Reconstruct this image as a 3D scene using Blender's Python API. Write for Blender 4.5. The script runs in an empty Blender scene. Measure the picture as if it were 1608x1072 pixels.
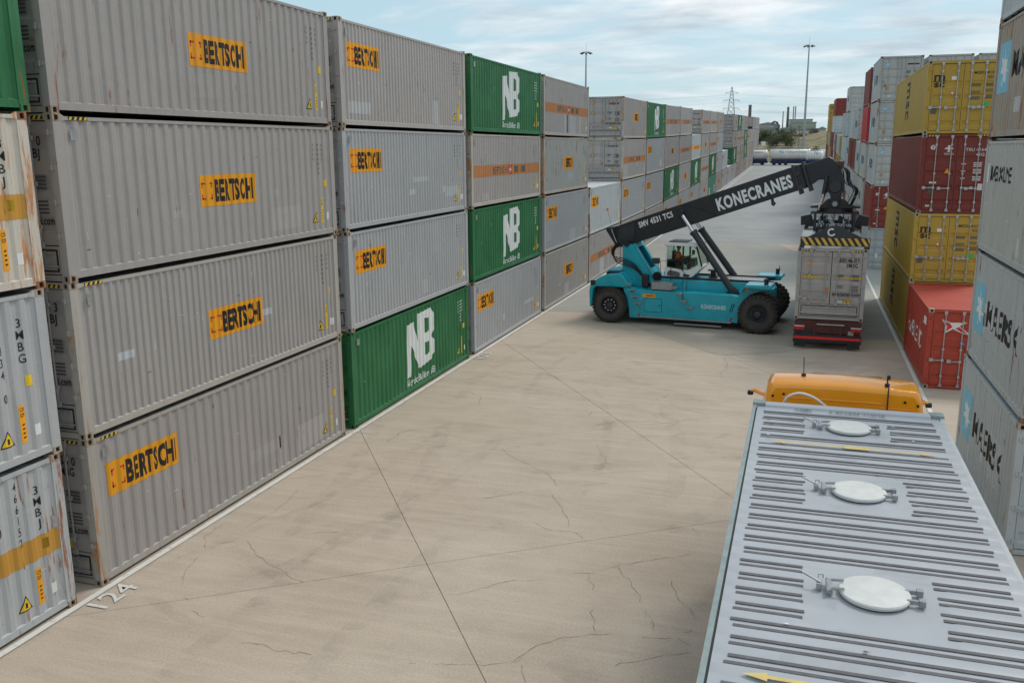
import bpy, bmesh, math, random
from mathutils import Vector, Matrix
random.seed(7)
R = math.radians
SC = bpy.context.scene
COL = SC.collection

# ---------------------------------------------------------------- camera
cam_d = bpy.data.cameras.new("camera")
cam = bpy.data.objects.new("camera", cam_d)
COL.objects.link(cam)
cam_d.sensor_width = 36.0
cam_d.lens = 36.0 * 1403.85 / 1608.0
cam_d.clip_end = 6000
cam_d.clip_start = 0.1
yaw, pit, rol = -0.311679, -0.210905, -0.0064670
fw = Vector((math.sin(yaw) * math.cos(pit), math.cos(yaw) * math.cos(pit), math.sin(pit)))
rt = fw.cross(Vector((0, 0, 1))).normalized()
up = rt.cross(fw)
r2 = rt * math.cos(rol) + up * math.sin(rol)
u2 = -rt * math.sin(rol) + up * math.cos(rol)
M = Matrix((r2, u2, -fw)).transposed().to_4x4()
M.translation = Vector((11.5228, 0.0, 7.608))
cam.matrix_world = M
SC.camera = cam

# ---------------------------------------------------------------- world, sun, exposure
SUN_EL, SUN_AZ = R(52), R(38)          # azimuth measured from +Y towards +X
w = bpy.data.worlds.new("World")
SC.world = w
w.use_nodes = True
nt = w.node_tree
nt.nodes.clear()
def wn(t, **k):
    n = nt.nodes.new(t)
    for a, b in k.items():
        setattr(n, a, b)
    return n
sky = wn('ShaderNodeTexSky', sky_type='NISHITA', sun_disc=False)
sky.sun_elevation = SUN_EL
sky.sun_rotation = SUN_AZ
sky.air_density = 1.0
sky.dust_density = 1.2
sky.ozone_density = 1.6
tc = wn('ShaderNodeTexCoord')
sep = wn('ShaderNodeSeparateXYZ')
nt.links.new(tc.outputs['Generated'], sep.inputs[0])
zc = wn('ShaderNodeMath', operation='MAXIMUM'); zc.inputs[1].default_value = 0.0
nt.links.new(sep.outputs['Z'], zc.inputs[0])
za = wn('ShaderNodeMath', operation='ADD'); za.inputs[1].default_value = 0.10
nt.links.new(zc.outputs[0], za.inputs[0])
dx = wn('ShaderNodeMath', operation='DIVIDE'); dy = wn('ShaderNodeMath', operation='DIVIDE')
nt.links.new(sep.outputs['X'], dx.inputs[0]); nt.links.new(za.outputs[0], dx.inputs[1])
nt.links.new(sep.outputs['Y'], dy.inputs[0]); nt.links.new(za.outputs[0], dy.inputs[1])
cmb = wn('ShaderNodeCombineXYZ')
nt.links.new(dx.outputs[0], cmb.inputs[0]); nt.links.new(dy.outputs[0], cmb.inputs[1])
mp = wn('ShaderNodeMapping')
mp.inputs['Location'].default_value = (3.1, 1.2, 0.0)
mp.inputs['Scale'].default_value = (0.42, 0.62, 1.0)
nt.links.new(cmb.outputs[0], mp.inputs[0])
n1 = wn('ShaderNodeTexNoise'); n1.inputs['Scale'].default_value = 1.9; n1.inputs['Detail'].default_value = 9; n1.inputs['Roughness'].default_value = 0.55
n1.inputs['Distortion'].default_value = 0.35
nt.links.new(mp.outputs[0], n1.inputs['Vector'])
cr = wn('ShaderNodeValToRGB')
cr.color_ramp.elements[0].position = 0.42; cr.color_ramp.elements[0].color = (0, 0, 0, 1)
cr.color_ramp.elements[1].position = 0.58; cr.color_ramp.elements[1].color = (1, 1, 1, 1)
nt.links.new(n1.outputs['Fac'], cr.inputs[0])
# more cover higher up, thinning towards the horizon
cov = wn('ShaderNodeMapRange'); cov.inputs['From Min'].default_value = 0.0; cov.inputs['From Max'].default_value = 0.16
cov.inputs['To Min'].default_value = 0.42; cov.inputs['To Max'].default_value = 0.96
nt.links.new(zc.outputs[0], cov.inputs['Value'])
cf = wn('ShaderNodeMath', operation='MULTIPLY')
nt.links.new(cr.outputs['Color'], cf.inputs[0]); nt.links.new(cov.outputs[0], cf.inputs[1])
n2 = wn('ShaderNodeTexNoise'); n2.inputs['Scale'].default_value = 3.2; n2.inputs['Detail'].default_value = 9; n2.inputs['Roughness'].default_value = 0.6
nt.links.new(mp.outputs[0], n2.inputs['Vector'])
cc = wn('ShaderNodeValToRGB')
cc.color_ramp.elements[0].position = 0.36; cc.color_ramp.elements[0].color = (0.43, 0.50, 0.56, 1)
cc.color_ramp.elements[1].position = 0.60; cc.color_ramp.elements[1].color = (0.78, 0.81, 0.825, 1)
nt.links.new(n2.outputs['Fac'], cc.inputs[0])
ccs = wn('ShaderNodeVectorMath', operation='SCALE'); ccs.inputs['Scale'].default_value = 10.0
nt.links.new(cc.outputs['Color'], ccs.inputs[0])
# high thin veil of haze over the blue
veil = wn('ShaderNodeMix', data_type='RGBA'); veil.inputs['Factor'].default_value = 0.74
nt.links.new(sky.outputs[0], veil.inputs['A']); veil.inputs['B'].default_value = (4.35, 6.15, 6.95, 1)
mix = wn('ShaderNodeMix', data_type='RGBA')
nt.links.new(cf.outputs[0], mix.inputs['Factor'])
nt.links.new(veil.outputs['Result'], mix.inputs['A']); nt.links.new(ccs.outputs[0], mix.inputs['B'])
bg = wn('ShaderNodeBackground'); bg.inputs['Strength'].default_value = 0.1
nt.links.new(mix.outputs['Result'], bg.inputs['Color'])
wo = wn('ShaderNodeOutputWorld'); nt.links.new(bg.outputs[0], wo.inputs[0])

sl = bpy.data.lights.new("sun", 'SUN')
sl.energy = 1.5
sl.angle = R(18)
sl.color = (1.0, 0.93, 0.84)
so = bpy.data.objects.new("sun", sl); COL.objects.link(so)
sd = Vector((math.sin(SUN_AZ) * math.cos(SUN_EL), math.cos(SUN_AZ) * math.cos(SUN_EL), math.sin(SUN_EL)))
so.rotation_euler = sd.to_track_quat('Z', 'Y').to_euler()
so.location = (0, 0, 60)

vs = SC.view_settings
vs.view_transform = 'Standard'; vs.look = 'None'; vs.gamma = 1.0; vs.exposure = 0.28
vs.use_curve_mapping = False

# ---------------------------------------------------------------- materials
MATS = {}
class NT:
    def __init__(s, name):
        s.m = bpy.data.materials.new(name); s.m.use_nodes = True
        s.t = s.m.node_tree; s.b = s.t.nodes['Principled BSDF']
    def n(s, t, **k):
        x = s.t.nodes.new(t)
        for a, b in k.items():
            if a.startswith('i_'):
                x.inputs[a[2:].replace('_', ' ')].default_value = b
            else:
                setattr(x, a, b)
        return x
    def l(s, a, b): s.t.links.new(a, b)
    def noise(s, vec, scale, detail=4, rough=0.55, dist=0.0):
        x = s.n('ShaderNodeTexNoise'); x.inputs['Scale'].default_value = scale
        x.inputs['Detail'].default_value = detail; x.inputs['Roughness'].default_value = rough
        x.inputs['Distortion'].default_value = dist
        if vec: s.l(vec, x.inputs['Vector'])
        return x.outputs['Fac']
    def ramp(s, v, a, b, ca=(0, 0, 0, 1), cb=(1, 1, 1, 1)):
        x = s.n('ShaderNodeValToRGB'); e = x.color_ramp.elements
        e[0].position = a; e[0].color = ca; e[1].position = b; e[1].color = cb
        s.l(v, x.inputs[0]); return x.outputs['Color']
    def mix(s, f, a, b, mode='MIX'):
        x = s.n('ShaderNodeMix', data_type='RGBA', blend_type=mode)
        for sock, v in ((x.inputs['Factor'], f), (x.inputs['A'], a), (x.inputs['B'], b)):
            if isinstance(v, (int, float)): sock.default_value = v
            elif isinstance(v, tuple): sock.default_value = v
            else: s.l(v, sock)
        return x.outputs['Result']
    def math(s, op, a, b=None):
        x = s.n('ShaderNodeMath', operation=op)
        for i, v in enumerate((a, b)):
            if v is None: continue
            if isinstance(v, (int, float)): x.inputs[i].default_value = v
            else: s.l(v, x.inputs[i])
        return x.outputs[0]
    def bump(s, h, st, dist=0.01):
        x = s.n('ShaderNodeBump'); x.inputs['Strength'].default_value = st; x.inputs['Distance'].default_value = dist
        s.l(h, x.inputs['Height']); s.l(x.outputs[0], s.b.inputs['Normal'])
    def coords(s, scale=(1, 1, 1), rot=(0, 0, 0), jitter=True, world=False):
        if world:
            g = s.n('ShaderNodeNewGeometry'); v = g.outputs['Position']
        else:
            g = s.n('ShaderNodeTexCoord'); v = g.outputs['Object']
            if jitter:
                at = s.n('ShaderNodeAttribute', attribute_type='OBJECT', attribute_name='seed')
                a = s.n('ShaderNodeVectorMath', operation='ADD')
                sc = s.n('ShaderNodeVectorMath', operation='SCALE'); sc.inputs['Scale'].default_value = 37.0
                s.l(at.outputs['Fac'], sc.inputs[0])
                s.l(v, a.inputs[0]); s.l(sc.outputs[0], a.inputs[1]); v = a.outputs[0]
        m = s.n('ShaderNodeMapping'); m.inputs['Scale'].default_value = scale; m.inputs['Rotation'].default_value = rot
        s.l(v, m.inputs[0]); return m.outputs[0]

def c4(c): return (c[0], c[1], c[2], 1)

def paint(name, col, rough=0.5, rustk=1.0, dirt=1.0, fade=0.25, metal=0.0, rustcol=(0.16, 0.055, 0.02)):
    """weathered container paint: tint, dirt streaks, rust patches scaled by the object's own 'rust' value"""
    if name in MATS: return MATS[name]
    k = NT(name)
    v = k.coords()
    vs_ = k.coords(scale=(1.0, 5.0, 0.35))
    at = k.n('ShaderNodeAttribute', attribute_type='OBJECT', attribute_name='tint')
    ar = k.n('ShaderNodeAttribute', attribute_type='OBJECT', attribute_name='rust')
    big = k.noise(v, 0.9, 3)
    c = k.mix(k.math('MULTIPLY', k.ramp(big, 0.3, 0.75), fade), c4(col), c4([min(1, x * 1.25 + 0.02) for x in col]))
    tf = k.math('ADD', k.math('MULTIPLY', at.outputs['Fac'], 0.36), 0.82)
    tv = k.n('ShaderNodeVectorMath', operation='SCALE'); k.l(c, tv.inputs[0]); k.l(tf, tv.inputs['Scale'])
    c = tv.outputs[0]
    streak = k.noise(vs_, 1.6, 6, 0.6)
    c = k.mix(k.math('MULTIPLY', k.ramp(streak, 0.50, 0.78), 0.38 * dirt), c, c4([x * 0.52 + 0.015 for x in col]))
    spk = k.noise(v, 14, 4, 0.7)
    c = k.mix(k.math('MULTIPLY', k.ramp(spk, 0.66, 0.70), 0.5 * dirt), c, c4([x * 0.5 for x in col]))
    rn = k.noise(k.coords(scale=(1.0, 3.6, 0.42)), 2.2, 8, 0.68, 0.3)
    thr = k.math('SUBTRACT', rn, k.math('SUBTRACT', 0.70, k.math('MULTIPLY', ar.outputs['Fac'], 0.30 * rustk)))
    rm = k.ramp(k.math('MULTIPLY', thr, 12.0), 0.0, 0.9)
    rv = k.mix(k.noise(v, 9, 4), c4(rustcol), c4([x * 2.3 for x in rustcol]))
    c = k.mix(k.math('MULTIPLY', rm, 0.9), c, rv)
    k.l(c, k.b.inputs['Base Color'])
    k.l(k.math('ADD', k.math('MULTIPLY', rm, 0.35), rough), k.b.inputs['Roughness'])
    k.b.inputs['Metallic'].default_value = metal
    k.b.inputs['Specular IOR Level'].default_value = 0.35
    hh = k.math('ADD', k.math('MULTIPLY', k.noise(v, 1.4, 3), 1.6), k.math('ADD', k.noise(v, 5.0, 4), k.math('MULTIPLY', k.noise(v, 40, 3), 0.12)))
    k.bump(hh, 0.40, 0.018)
    MATS[name] = k.m
    return k.m

def plain(name, col, rough=0.5, metal=0.0, var=0.12, bump=0.0, scale=6.0, spec=0.5, coat=0.0):
    if name in MATS: return MATS[name]
    k = NT(name); v = k.coords(jitter=False)
    n = k.noise(v, scale, 5, 0.6)
    c = k.mix(k.ramp(n, 0.35, 0.7), c4([x * (1 - var) for x in col]), c4([min(1, x * (1 + var)) for x in col]))
    n3 = k.noise(v, scale * 0.3, 6, 0.7)
    c = k.mix(k.math('MULTIPLY', k.ramp(n3, 0.55, 0.8), var * 2), c, c4([x * 0.5 + 0.02 for x in col]))
    k.l(c, k.b.inputs['Base Color'])
    k.l(k.math('ADD', k.math('MULTIPLY', n, 0.2), rough - 0.1), k.b.inputs['Roughness'])
    k.b.inputs['Metallic'].default_value = metal
    k.b.inputs['Specular IOR Level'].default_value = spec
    k.b.inputs['Coat Weight'].default_value = coat
    if bump: k.bump(n, bump, 0.01)
    MATS[name] = k.m
    return k.m

P = {}
P['grey'] = paint('paint_grey', (0.362, 0.336, 0.320), 0.5, dirt=0.85)
P['lgrey'] = paint('paint_light_grey', (0.375, 0.378, 0.385), 0.5)
P['silver'] = paint('paint_pale_silver_grey', (0.42, 0.44, 0.45), 0.5, rustk=1.4)
P['mgrey'] = paint('paint_greenish_grey', (0.385, 0.39, 0.37), 0.55, rustk=1.0, rustcol=(0.17, 0.085, 0.045))
P['bgrey'] = paint('paint_blue_grey', (0.40, 0.43, 0.435), 0.55, rustk=1.0, rustcol=(0.17, 0.085, 0.045))
P['tan'] = paint('paint_rusty_tan_grey', (0.33, 0.29, 0.24), 0.6, rustk=1.4, rustcol=(0.20, 0.10, 0.05))
P['cream'] = paint('paint_peeling_cream', (0.55, 0.50, 0.43), 0.6, rustk=1.0, rustcol=(0.30, 0.135, 0.055))
P['post'] = paint('paint_chalky_post', (0.40, 0.375, 0.335), 0.6, rustk=1.5, rustcol=(0.24, 0.12, 0.055))
P['faint'] = paint('print_faint_grey', (0.19, 0.18, 0.175), 0.55, rustk=0.0, dirt=0.3)
P['green'] = paint('paint_green', (0.016, 0.125, 0.042), 0.55, rustk=0.7, fade=0.9, dirt=1.4)
P['teal'] = paint('paint_sea_green', (0.06, 0.20, 0.14), 0.5)
P['yellow'] = paint('paint_mustard_yellow', (0.40, 0.262, 0.040), 0.5, rustk=0.5, dirt=0.8)
P['maroon'] = paint('paint_brown_red', (0.19, 0.034, 0.024), 0.55, rustk=0.5)
P['red'] = paint('paint_red', (0.38, 0.025, 0.03), 0.5, rustk=0.5)
P['orange'] = paint('paint_faded_orange_red', (0.37, 0.050, 0.028), 0.65, rustk=0.6, fade=0.5, dirt=1.4)
P['brown'] = paint('paint_brown', (0.22, 0.10, 0.06), 0.6)
P['gold'] = paint('paint_golden_ochre', (0.40, 0.22, 0.05), 0.55)
P['casting'] = paint('casting_worn_steel', (0.34, 0.29, 0.225), 0.65, rustk=1.6)
D_ORANGE = paint('print_orange', (0.80, 0.34, 0.010), 0.5, rustk=0.25, dirt=0.4, fade=0.1)
D_BAND = paint('print_faded_orange', (0.46, 0.20, 0.075), 0.55, rustk=0.3, dirt=0.9)
D_OCHRE = paint('print_worn_ochre', (0.52, 0.27, 0.045), 0.55, rustk=0.5, dirt=1.0)
D_BLACK = paint('print_black', (0.022, 0.020, 0.020), 0.55, rustk=0.0, dirt=0.2)
D_DGREY = paint('print_dark_grey', (0.10, 0.095, 0.09), 0.55, rustk=0.0, dirt=0.2)
D_WHITE = paint('print_white', (0.66, 0.68, 0.67), 0.55, rustk=0.15, dirt=0.6)
D_RED = paint('print_red', (0.62, 0.03, 0.035), 0.55, rustk=0.1, dirt=0.3)
D_BLUE = paint('print_light_blue', (0.20, 0.47, 0.60), 0.55, rustk=0.5, dirt=0.7)
D_YEL = paint('print_yellow', (0.75, 0.50, 0.02), 0.55, rustk=0.1, dirt=0.5)
D_GREEN = paint('print_green', (0.05, 0.40, 0.12), 0.55, rustk=0.0)
D_NAVY = paint('print_navy', (0.02, 0.08, 0.35), 0.5, rustk=0.0)
STEEL = plain('galvanised_steel', (0.42, 0.43, 0.44), 0.45, 0.6, 0.15, scale=9)
GASKET = plain('black_rubber_gasket', (0.02, 0.02, 0.02), 0.7)
HOLE = plain('dark_recess', (0.012, 0.011, 0.010), 0.9)

# ---------------------------------------------------------------- mesh building
def smoothp(p, k=6):
    p = [Vector(q) for q in p]; out = []
    for i in range(len(p) - 1):
        a, b, c, d = p[max(0, i - 1)], p[i], p[i + 1], p[min(len(p) - 1, i + 2)]
        for j in range(k):
            t = j / k
            out.append(.5 * ((2 * b) + (c - a) * t + (2 * a - 5 * b + 4 * c - d) * t * t + (3 * b - a - 3 * c + d) * t ** 3))
    out.append(p[-1]); return out
class MB:
    def __init__(s): s.v = []; s.f = []; s.mi = []
    def add(s, vs_, fs, m=0):
        o = len(s.v); s.v += [tuple(p) for p in vs_]
        for f in fs: s.f.append(tuple(o + i for i in f)); s.mi.append(m)
        return s
    def box(s, x0, x1, y0, y1, z0, z1, m=0):
        if x0 > x1: x0, x1 = x1, x0
        if y0 > y1: y0, y1 = y1, y0
        if z0 > z1: z0, z1 = z1, z0
        return s.add([(x0, y0, z0), (x1, y0, z0), (x1, y1, z0), (x0, y1, z0), (x0, y0, z1), (x1, y0, z1), (x1, y1, z1), (x0, y1, z1)],
                     [(0, 3, 2, 1), (4, 5, 6, 7), (0, 1, 5, 4), (1, 2, 6, 5), (2, 3, 7, 6), (3, 0, 4, 7)], m)
    def beam(s, p, q, w_, h_, m=0, upv=(0, 0, 1)):
        p = Vector(p); q = Vector(q); d = (q - p).normalized(); u = Vector(upv)
        if abs(d.dot(u)) > 0.98: u = Vector((1, 0, 0))
        a = d.cross(u).normalized(); b = a.cross(d).normalized(); a *= w_ / 2; b *= h_ / 2
        return s.add([p - a - b, p + a - b, p + a + b, p - a + b, q - a - b, q + a - b, q + a + b, q - a + b],
                     [(0, 1, 2, 3), (7, 6, 5, 4), (0, 4, 5, 1), (1, 5, 6, 2), (2, 6, 7, 3), (3, 7, 4, 0)], m)
    def cyl(s, p, q, r, n=10, r_2=None, m=0, caps=True):
        p = Vector(p); q = Vector(q); d = (q - p).normalized()
        u = Vector((0, 0, 1)) if abs(d.z) < 0.9 else Vector((1, 0, 0))
        a = d.cross(u).normalized(); b = d.cross(a).normalized()
        rr = r if r_2 is None else r_2
        vv = []
        for i in range(n):
            t = 2 * math.pi * i / n; e = a * math.cos(t) + b * math.sin(t)
            vv += [p + e * r, q + e * rr]
        ff = [(2 * i, 2 * ((i + 1) % n), 2 * ((i + 1) % n) + 1, 2 * i + 1) for i in range(n)]
        if caps: ff += [tuple(2 * i for i in reversed(range(n))), tuple(2 * i + 1 for i in range(n))]
        return s.add(vv, ff, m)
    def tube(s, pts, r, n=6, m=0):
        pts = [Vector(p) for p in pts]; rings = []
        u = Vector((0, 0, 1))
        for i, p in enumerate(pts):
            d = (pts[min(i + 1, len(pts) - 1)] - pts[max(i - 1, 0)]).normalized()
            uu = u if abs(d.dot(u)) < 0.95 else Vector((0.3, 1, 0)).normalized()
            a = d.cross(uu).normalized(); b = d.cross(a).normalized()
            rings.append([p + (a * math.cos(2 * math.pi * j / n) + b * math.sin(2 * math.pi * j / n)) * r for j in range(n)])
        vv = [x for rg in rings for x in rg]; ff = []
        for i in range(len(pts) - 1):
            for j in range(n):
                k_ = (j + 1) % n
                ff.append((i * n + j, i * n + k_, (i + 1) * n + k_, (i + 1) * n + j))
        ff += [tuple(range(n))[::-1], tuple((len(pts) - 1) * n + j for j in range(n))]
        return s.add(vv, ff, m)
    def prism(s, poly, a0, a1, axis='y', m=0):
        """polygon in the plane across axis, pushed from a0 to a1"""
        n = len(poly)
        def P3(p, a):
            if axis == 'y': return (p[0], a, p[1])
            if axis == 'x': return (a, p[0], p[1])
            return (p[0], p[1], a)
        vv = [P3(p, a0) for p in poly] + [P3(p, a1) for p in poly]
        ff = [tuple(range(n)), tuple(reversed(range(n, 2 * n)))] + [(i, i + n, (i + 1) % n + n, (i + 1) % n) for i in range(n)]
        return s.add(vv, ff, m)
    def lathe(s, prof, c, axis='y', n=32, m=0, caps=True):
        """prof: list of (offset along axis, radius)"""
        vv = []; k_ = len(prof)
        for i in range(n):
            t = 2 * math.pi * i / n
            for a, r in prof:
                if axis == 'y': vv.append((c[0] + r * math.cos(t), c[1] + a, c[2] + r * math.sin(t)))
                elif axis == 'z': vv.append((c[0] + r * math.cos(t), c[1] + r * math.sin(t), c[2] + a))
                else: vv.append((c[0] + a, c[1] + r * math.cos(t), c[2] + r * math.sin(t)))
        ff = []
        for i in range(n):
            j = (i + 1) % n
            for q in range(k_ - 1):
                ff.append((i * k_ + q, i * k_ + q + 1, j * k_ + q + 1, j * k_ + q))
        if caps: ff += [tuple(i * k_ for i in range(n)), tuple(i * k_ + k_ - 1 for i in reversed(range(n)))]
        return s.add(vv, ff, m)
    def mesh(s, name, mats, smooth=None, fix=True):
        me = bpy.data.meshes.new(name); me.from_pydata(s.v, [], s.f)
        if not isinstance(mats, (list, tuple)): mats = [mats]
        for x in mats: me.materials.append(x)
        if len(mats) > 1:
            me.polygons.foreach_set('material_index', s.mi)
        if fix:
            bm = bmesh.new(); bm.from_mesh(me)
            bmesh.ops.recalc_face_normals(bm, faces=bm.faces); bm.to_mesh(me); bm.free()
        if smooth is not None:
            me.polygons.foreach_set('use_smooth', [True] * len(me.polygons))
            me.set_sharp_from_angle(angle=R(smooth))
        me.update()
        return me
    def build(s, name, mats, parent=None, smooth=None, bevel=0.0, loc=None):
        o = link(name, s.mesh(name, mats, smooth), parent)
        if bevel:
            b = o.modifiers.new('bevel', 'BEVEL'); b.width = bevel; b.segments = 2; b.limit_method = 'ANGLE'; b.angle_limit = R(40)
        if loc: o.location = loc
        return o

def link(name, me, parent=None, loc=None, rot=None):
    o = bpy.data.objects.new(name, me); COL.objects.link(o)
    if parent: o.parent = parent
    if loc: o.location = loc
    if rot: o.rotation_euler = rot
    return o
def tag(o, label=None, cat=None, group=None, kind=None):
    if label: o['label'] = label
    if cat: o['category'] = cat
    if group: o['group'] = group
    if kind: o['kind'] = kind
    return o
def empty(name, loc, rz=0, rx=0, label=None, cat=None, group=None):
    e = bpy.data.objects.new(name, None); COL.objects.link(e); e.empty_display_size = 0.3
    e.location = loc; e.rotation_euler = (rx, 0, rz)
    return tag(e, label, cat, group)

# 2D lettering and shapes ------------------------------------------------
_tc = {}
def glyphs(txt, bold=0.0, width=1.0):
    """text outline triangulated, cap height about 1, starting at x=0; returns verts2d, faces, width"""
    key = (txt, bold, width)
    if key in _tc: return _tc[key]
    cu = bpy.data.curves.new('t', 'FONT'); cu.body = txt; cu.size = 1.0 / 0.70; cu.offset = bold; cu.resolution_u = 3
    cu.fill_mode = 'FRONT'; cu.space_character = 1 + bold * 2.2
    o = bpy.data.objects.new('t', cu)
    me = bpy.data.meshes.new_from_object(o)
    v = [(p.co.x * width, p.co.y) for p in me.vertices]; f = [tuple(p.vertices) for p in me.polygons]
    bpy.data.objects.remove(o); bpy.data.curves.remove(cu); bpy.data.meshes.remove(me)
    x0 = min([p[0] for p in v] or [0]); x1 = max([p[0] for p in v] or [0])
    v = [(p[0] - x0, p[1]) for p in v]
    _tc[key] = (v, f, x1 - x0)
    return _tc[key]
def shape(polys):
    """flat shape with holes from closed outlines"""
    cu = bpy.data.curves.new('s', 'CURVE'); cu.dimensions = '2D'; cu.fill_mode = 'BOTH'
    for p in polys:
        sp = cu.splines.new('POLY'); sp.points.add(len(p) - 1)
        for i, q in enumerate(p): sp.points[i].co = (q[0], q[1], 0, 1)
        sp.use_cyclic_u = True
    o = bpy.data.objects.new('s', cu); me = bpy.data.meshes.new_from_object(o)
    v = [(p.co.x, p.co.y) for p in me.vertices]; f = [tuple(p.vertices) for p in me.polygons]
    bpy.data.objects.remove(o); bpy.data.curves.remove(cu); bpy.data.meshes.remove(me)
    return v, f
def rect(x0, y0, x1, y1): return ([(x0, y0), (x1, y0), (x1, y1), (x0, y1)], [(0, 1, 2, 3)])
def place(vf, x, y, s=1.0, sy=None):
    sy = s if sy is None else sy
    return ([(x + p[0] * s, y + p[1] * sy) for p in vf[0]], vf[1])
def join2(*a):
    v = []; f = []
    for vf in a:
        o = len(v); v += vf[0]; f += [tuple(i + o for i in q) for q in vf[1]]
    return v, f
def words(txt, x, y, h, bold=0.0, width=1.0, fit=None):
    if not txt: return ([], [])
    v, f, wd = glyphs(txt, bold, width)
    sx = h if fit is None else fit / max(wd, 1e-6)
    return ([(x + p[0] * sx, y + p[1] * h) for p in v], f)
def vert_words(txt, x, y, h, bold=0.0, step=1.35):
    out = []
    for i, ch in enumerate(txt):
        if ch != ' ': 
            v, f, wd = glyphs(ch, bold, 0.9)
            out.append(([(x - wd * h / 2 + p[0] * h, y - i * h * step + p[1] * h) for p in v], f))
    return join2(*out)
def flat_mesh(name, layers, fn, knots=None):
    """layers: list of ((verts, faces), material, lift); fn(u, v, lift) -> point; knots: u values where the surface folds"""
    mats = []; V = []; F = []; MI = []
    for vf, m, lift in layers:
        if not vf[0]: continue
        if m not in mats: mats.append(m)
        bm = bmesh.new()
        vv = [bm.verts.new((p[0], p[1], 0)) for p in vf[0]]
        for f in vf[1]:
            try: bm.faces.new([vv[i] for i in f])
            except ValueError: pass
        if knots:
            lo = min(p[0] for p in vf[0]); hi = max(p[0] for p in vf[0])
            for k in knots:
                if lo + 1e-4 < k < hi - 1e-4:
                    bmesh.ops.bisect_plane(bm, geom=bm.verts[:] + bm.edges[:] + bm.faces[:], plane_co=(k, 0, 0), plane_no=(1, 0, 0), dist=1e-6)
        bm.verts.index_update()
        o = len(V); V += [fn(q.co.x, q.co.y, lift) for q in bm.verts]
        for f in bm.faces: F.append(tuple(o + q.index for q in f.verts)); MI.append(mats.index(m))
        bm.free()
    me = bpy.data.meshes.new(name); me.from_pydata(V, [], F)
    for m in mats: me.materials.append(m)
    me.polygons.foreach_set('material_index', MI); me.update()
    return me

# ---------------------------------------------------------------- ground shape
def G(y):
    if y < 50: return 0.0
    if y < 80: return 0.0004 * (y - 50) ** 2
    return 0.36 + 0.024 * (y - 80)
def GS(y): return 0.0 if y < 50 else (0.0008 * (y - 50) if y < 80 else 0.024)

#@@MARK
# ---------------------------------------------------------------- container pieces
_mc = {}
def cached(key, fn):
    if key not in _mc: _mc[key] = fn()
    return _mc[key]

def corr(L, pitch, depth=0.030):
    """fold points (y, inset) of a corrugated side wall"""
    a = 0.19; n = max(1, round((L - 2 * a) / pitch)); p = (L - 2 * a) / n
    pts = [(a, 0.0)]
    for i in range(n):
        b = a + i * p
        pts += [(b + p * 0.27, 0.0), (b + p * 0.48, depth), (b + p * 0.75, depth), (b + p * 0.96, 0.0)]
    pts.append((L - a, 0.0))
    return pts
def inset_at(pts, y):
    if y <= pts[0][0] or y >= pts[-1][0]: return 0.0
    for (y0, d0), (y1, d1) in zip(pts, pts[1:]):
        if y0 <= y <= y1: return d0 + (d1 - d0) * (y - y0) / max(1e-6, y1 - y0)
    return 0.0

def m_side(W, H, L, pitch, s, mat):
    def f():
        pts = corr(L, pitch); v = []; fs = []
        x0 = W / 2 - 0.018
        for y, d in pts:
            v += [(s * (x0 - d), y, 0.15), (s * (x0 - d), y, H - 0.09)]
        for i in range(len(pts) - 1):
            q = (2 * i, 2 * i + 2, 2 * i + 3, 2 * i + 1)
            fs.append(q if s > 0 else q[::-1])
        m = MB().add(v, fs)
        # caps where the folds meet the rails
        return m.mesh('side_panel', mat, fix=False)
    return cached(('side', W, H, L, pitch, s, mat.name), f)
def m_roof(W, H, L, mat):
    def f():
        pts = corr(L, 0.42, 0.022); v = []; fs = []
        x = W / 2 - 0.10
        for y, d in pts: v += [(-x, y, H - 0.058 - d), (x, y, H - 0.058 - d)]
        for i in range(len(pts) - 1): fs.append((2 * i, 2 * i + 1, 2 * i + 3, 2 * i + 2))
        m = MB().add(v, fs)
        m.box(-W / 2 + 0.05, W / 2 - 0.05, 0.05, 0.15, H - 0.10, H - 0.056)
        m.box(-W / 2 + 0.05, W / 2 - 0.05, L - 0.15, L - 0.05, H - 0.10, H - 0.056)
        m.box(-x - 0.06, -x, 0.15, L - 0.15, H - 0.10, H - 0.058)
        m.box(x, x + 0.06, 0.15, L - 0.15, H - 0.10, H - 0.058)
        return m.mesh('roof_panel', mat)
    return cached(('roof', W, H, L, mat.name), f)
def m_floor(W, L, mat):
    def f():
        m = MB(); m.box(-W / 2 + 0.05, W / 2 - 0.05, 0.08, L - 0.08, 0.13, 0.16)
        k = int(L / 0.6)
        for i in range(k): m.box(-W / 2 + 0.06, W / 2 - 0.06, 0.3 + i * 0.6, 0.36 + i * 0.6, 0.04, 0.13)
        return m.mesh('floor', mat)
    return cached(('floor', W, L, mat.name), f)
def m_post(H, mat):
    def f():
        m = MB()
        m.prism([(-0.004, 0.004), (-0.004, 0.195), (-0.055, 0.195), (-0.055, 0.05), (-0.15, 0.05), (-0.15, 0.004)], 0.118, H - 0.118, 'z')
        # gusset under the top casting
        m.add([(-.004, .178, H - .118), (-.004, .178, H - .002), (-.004, .30, H - .066), (-.004, .30, H - .10), (-.06, .178, H - .118), (-.06, .178, H - .002), (-.06, .30, H - .066), (-.06, .30, H - .10)],
              [(0, 3, 2, 1), (4, 5, 6, 7), (1, 2, 6, 5), (0, 4, 7, 3), (2, 3, 7, 6)])
        return m.mesh('corner_post', mat)
    return cached(('post', H, mat.name), f)
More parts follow.
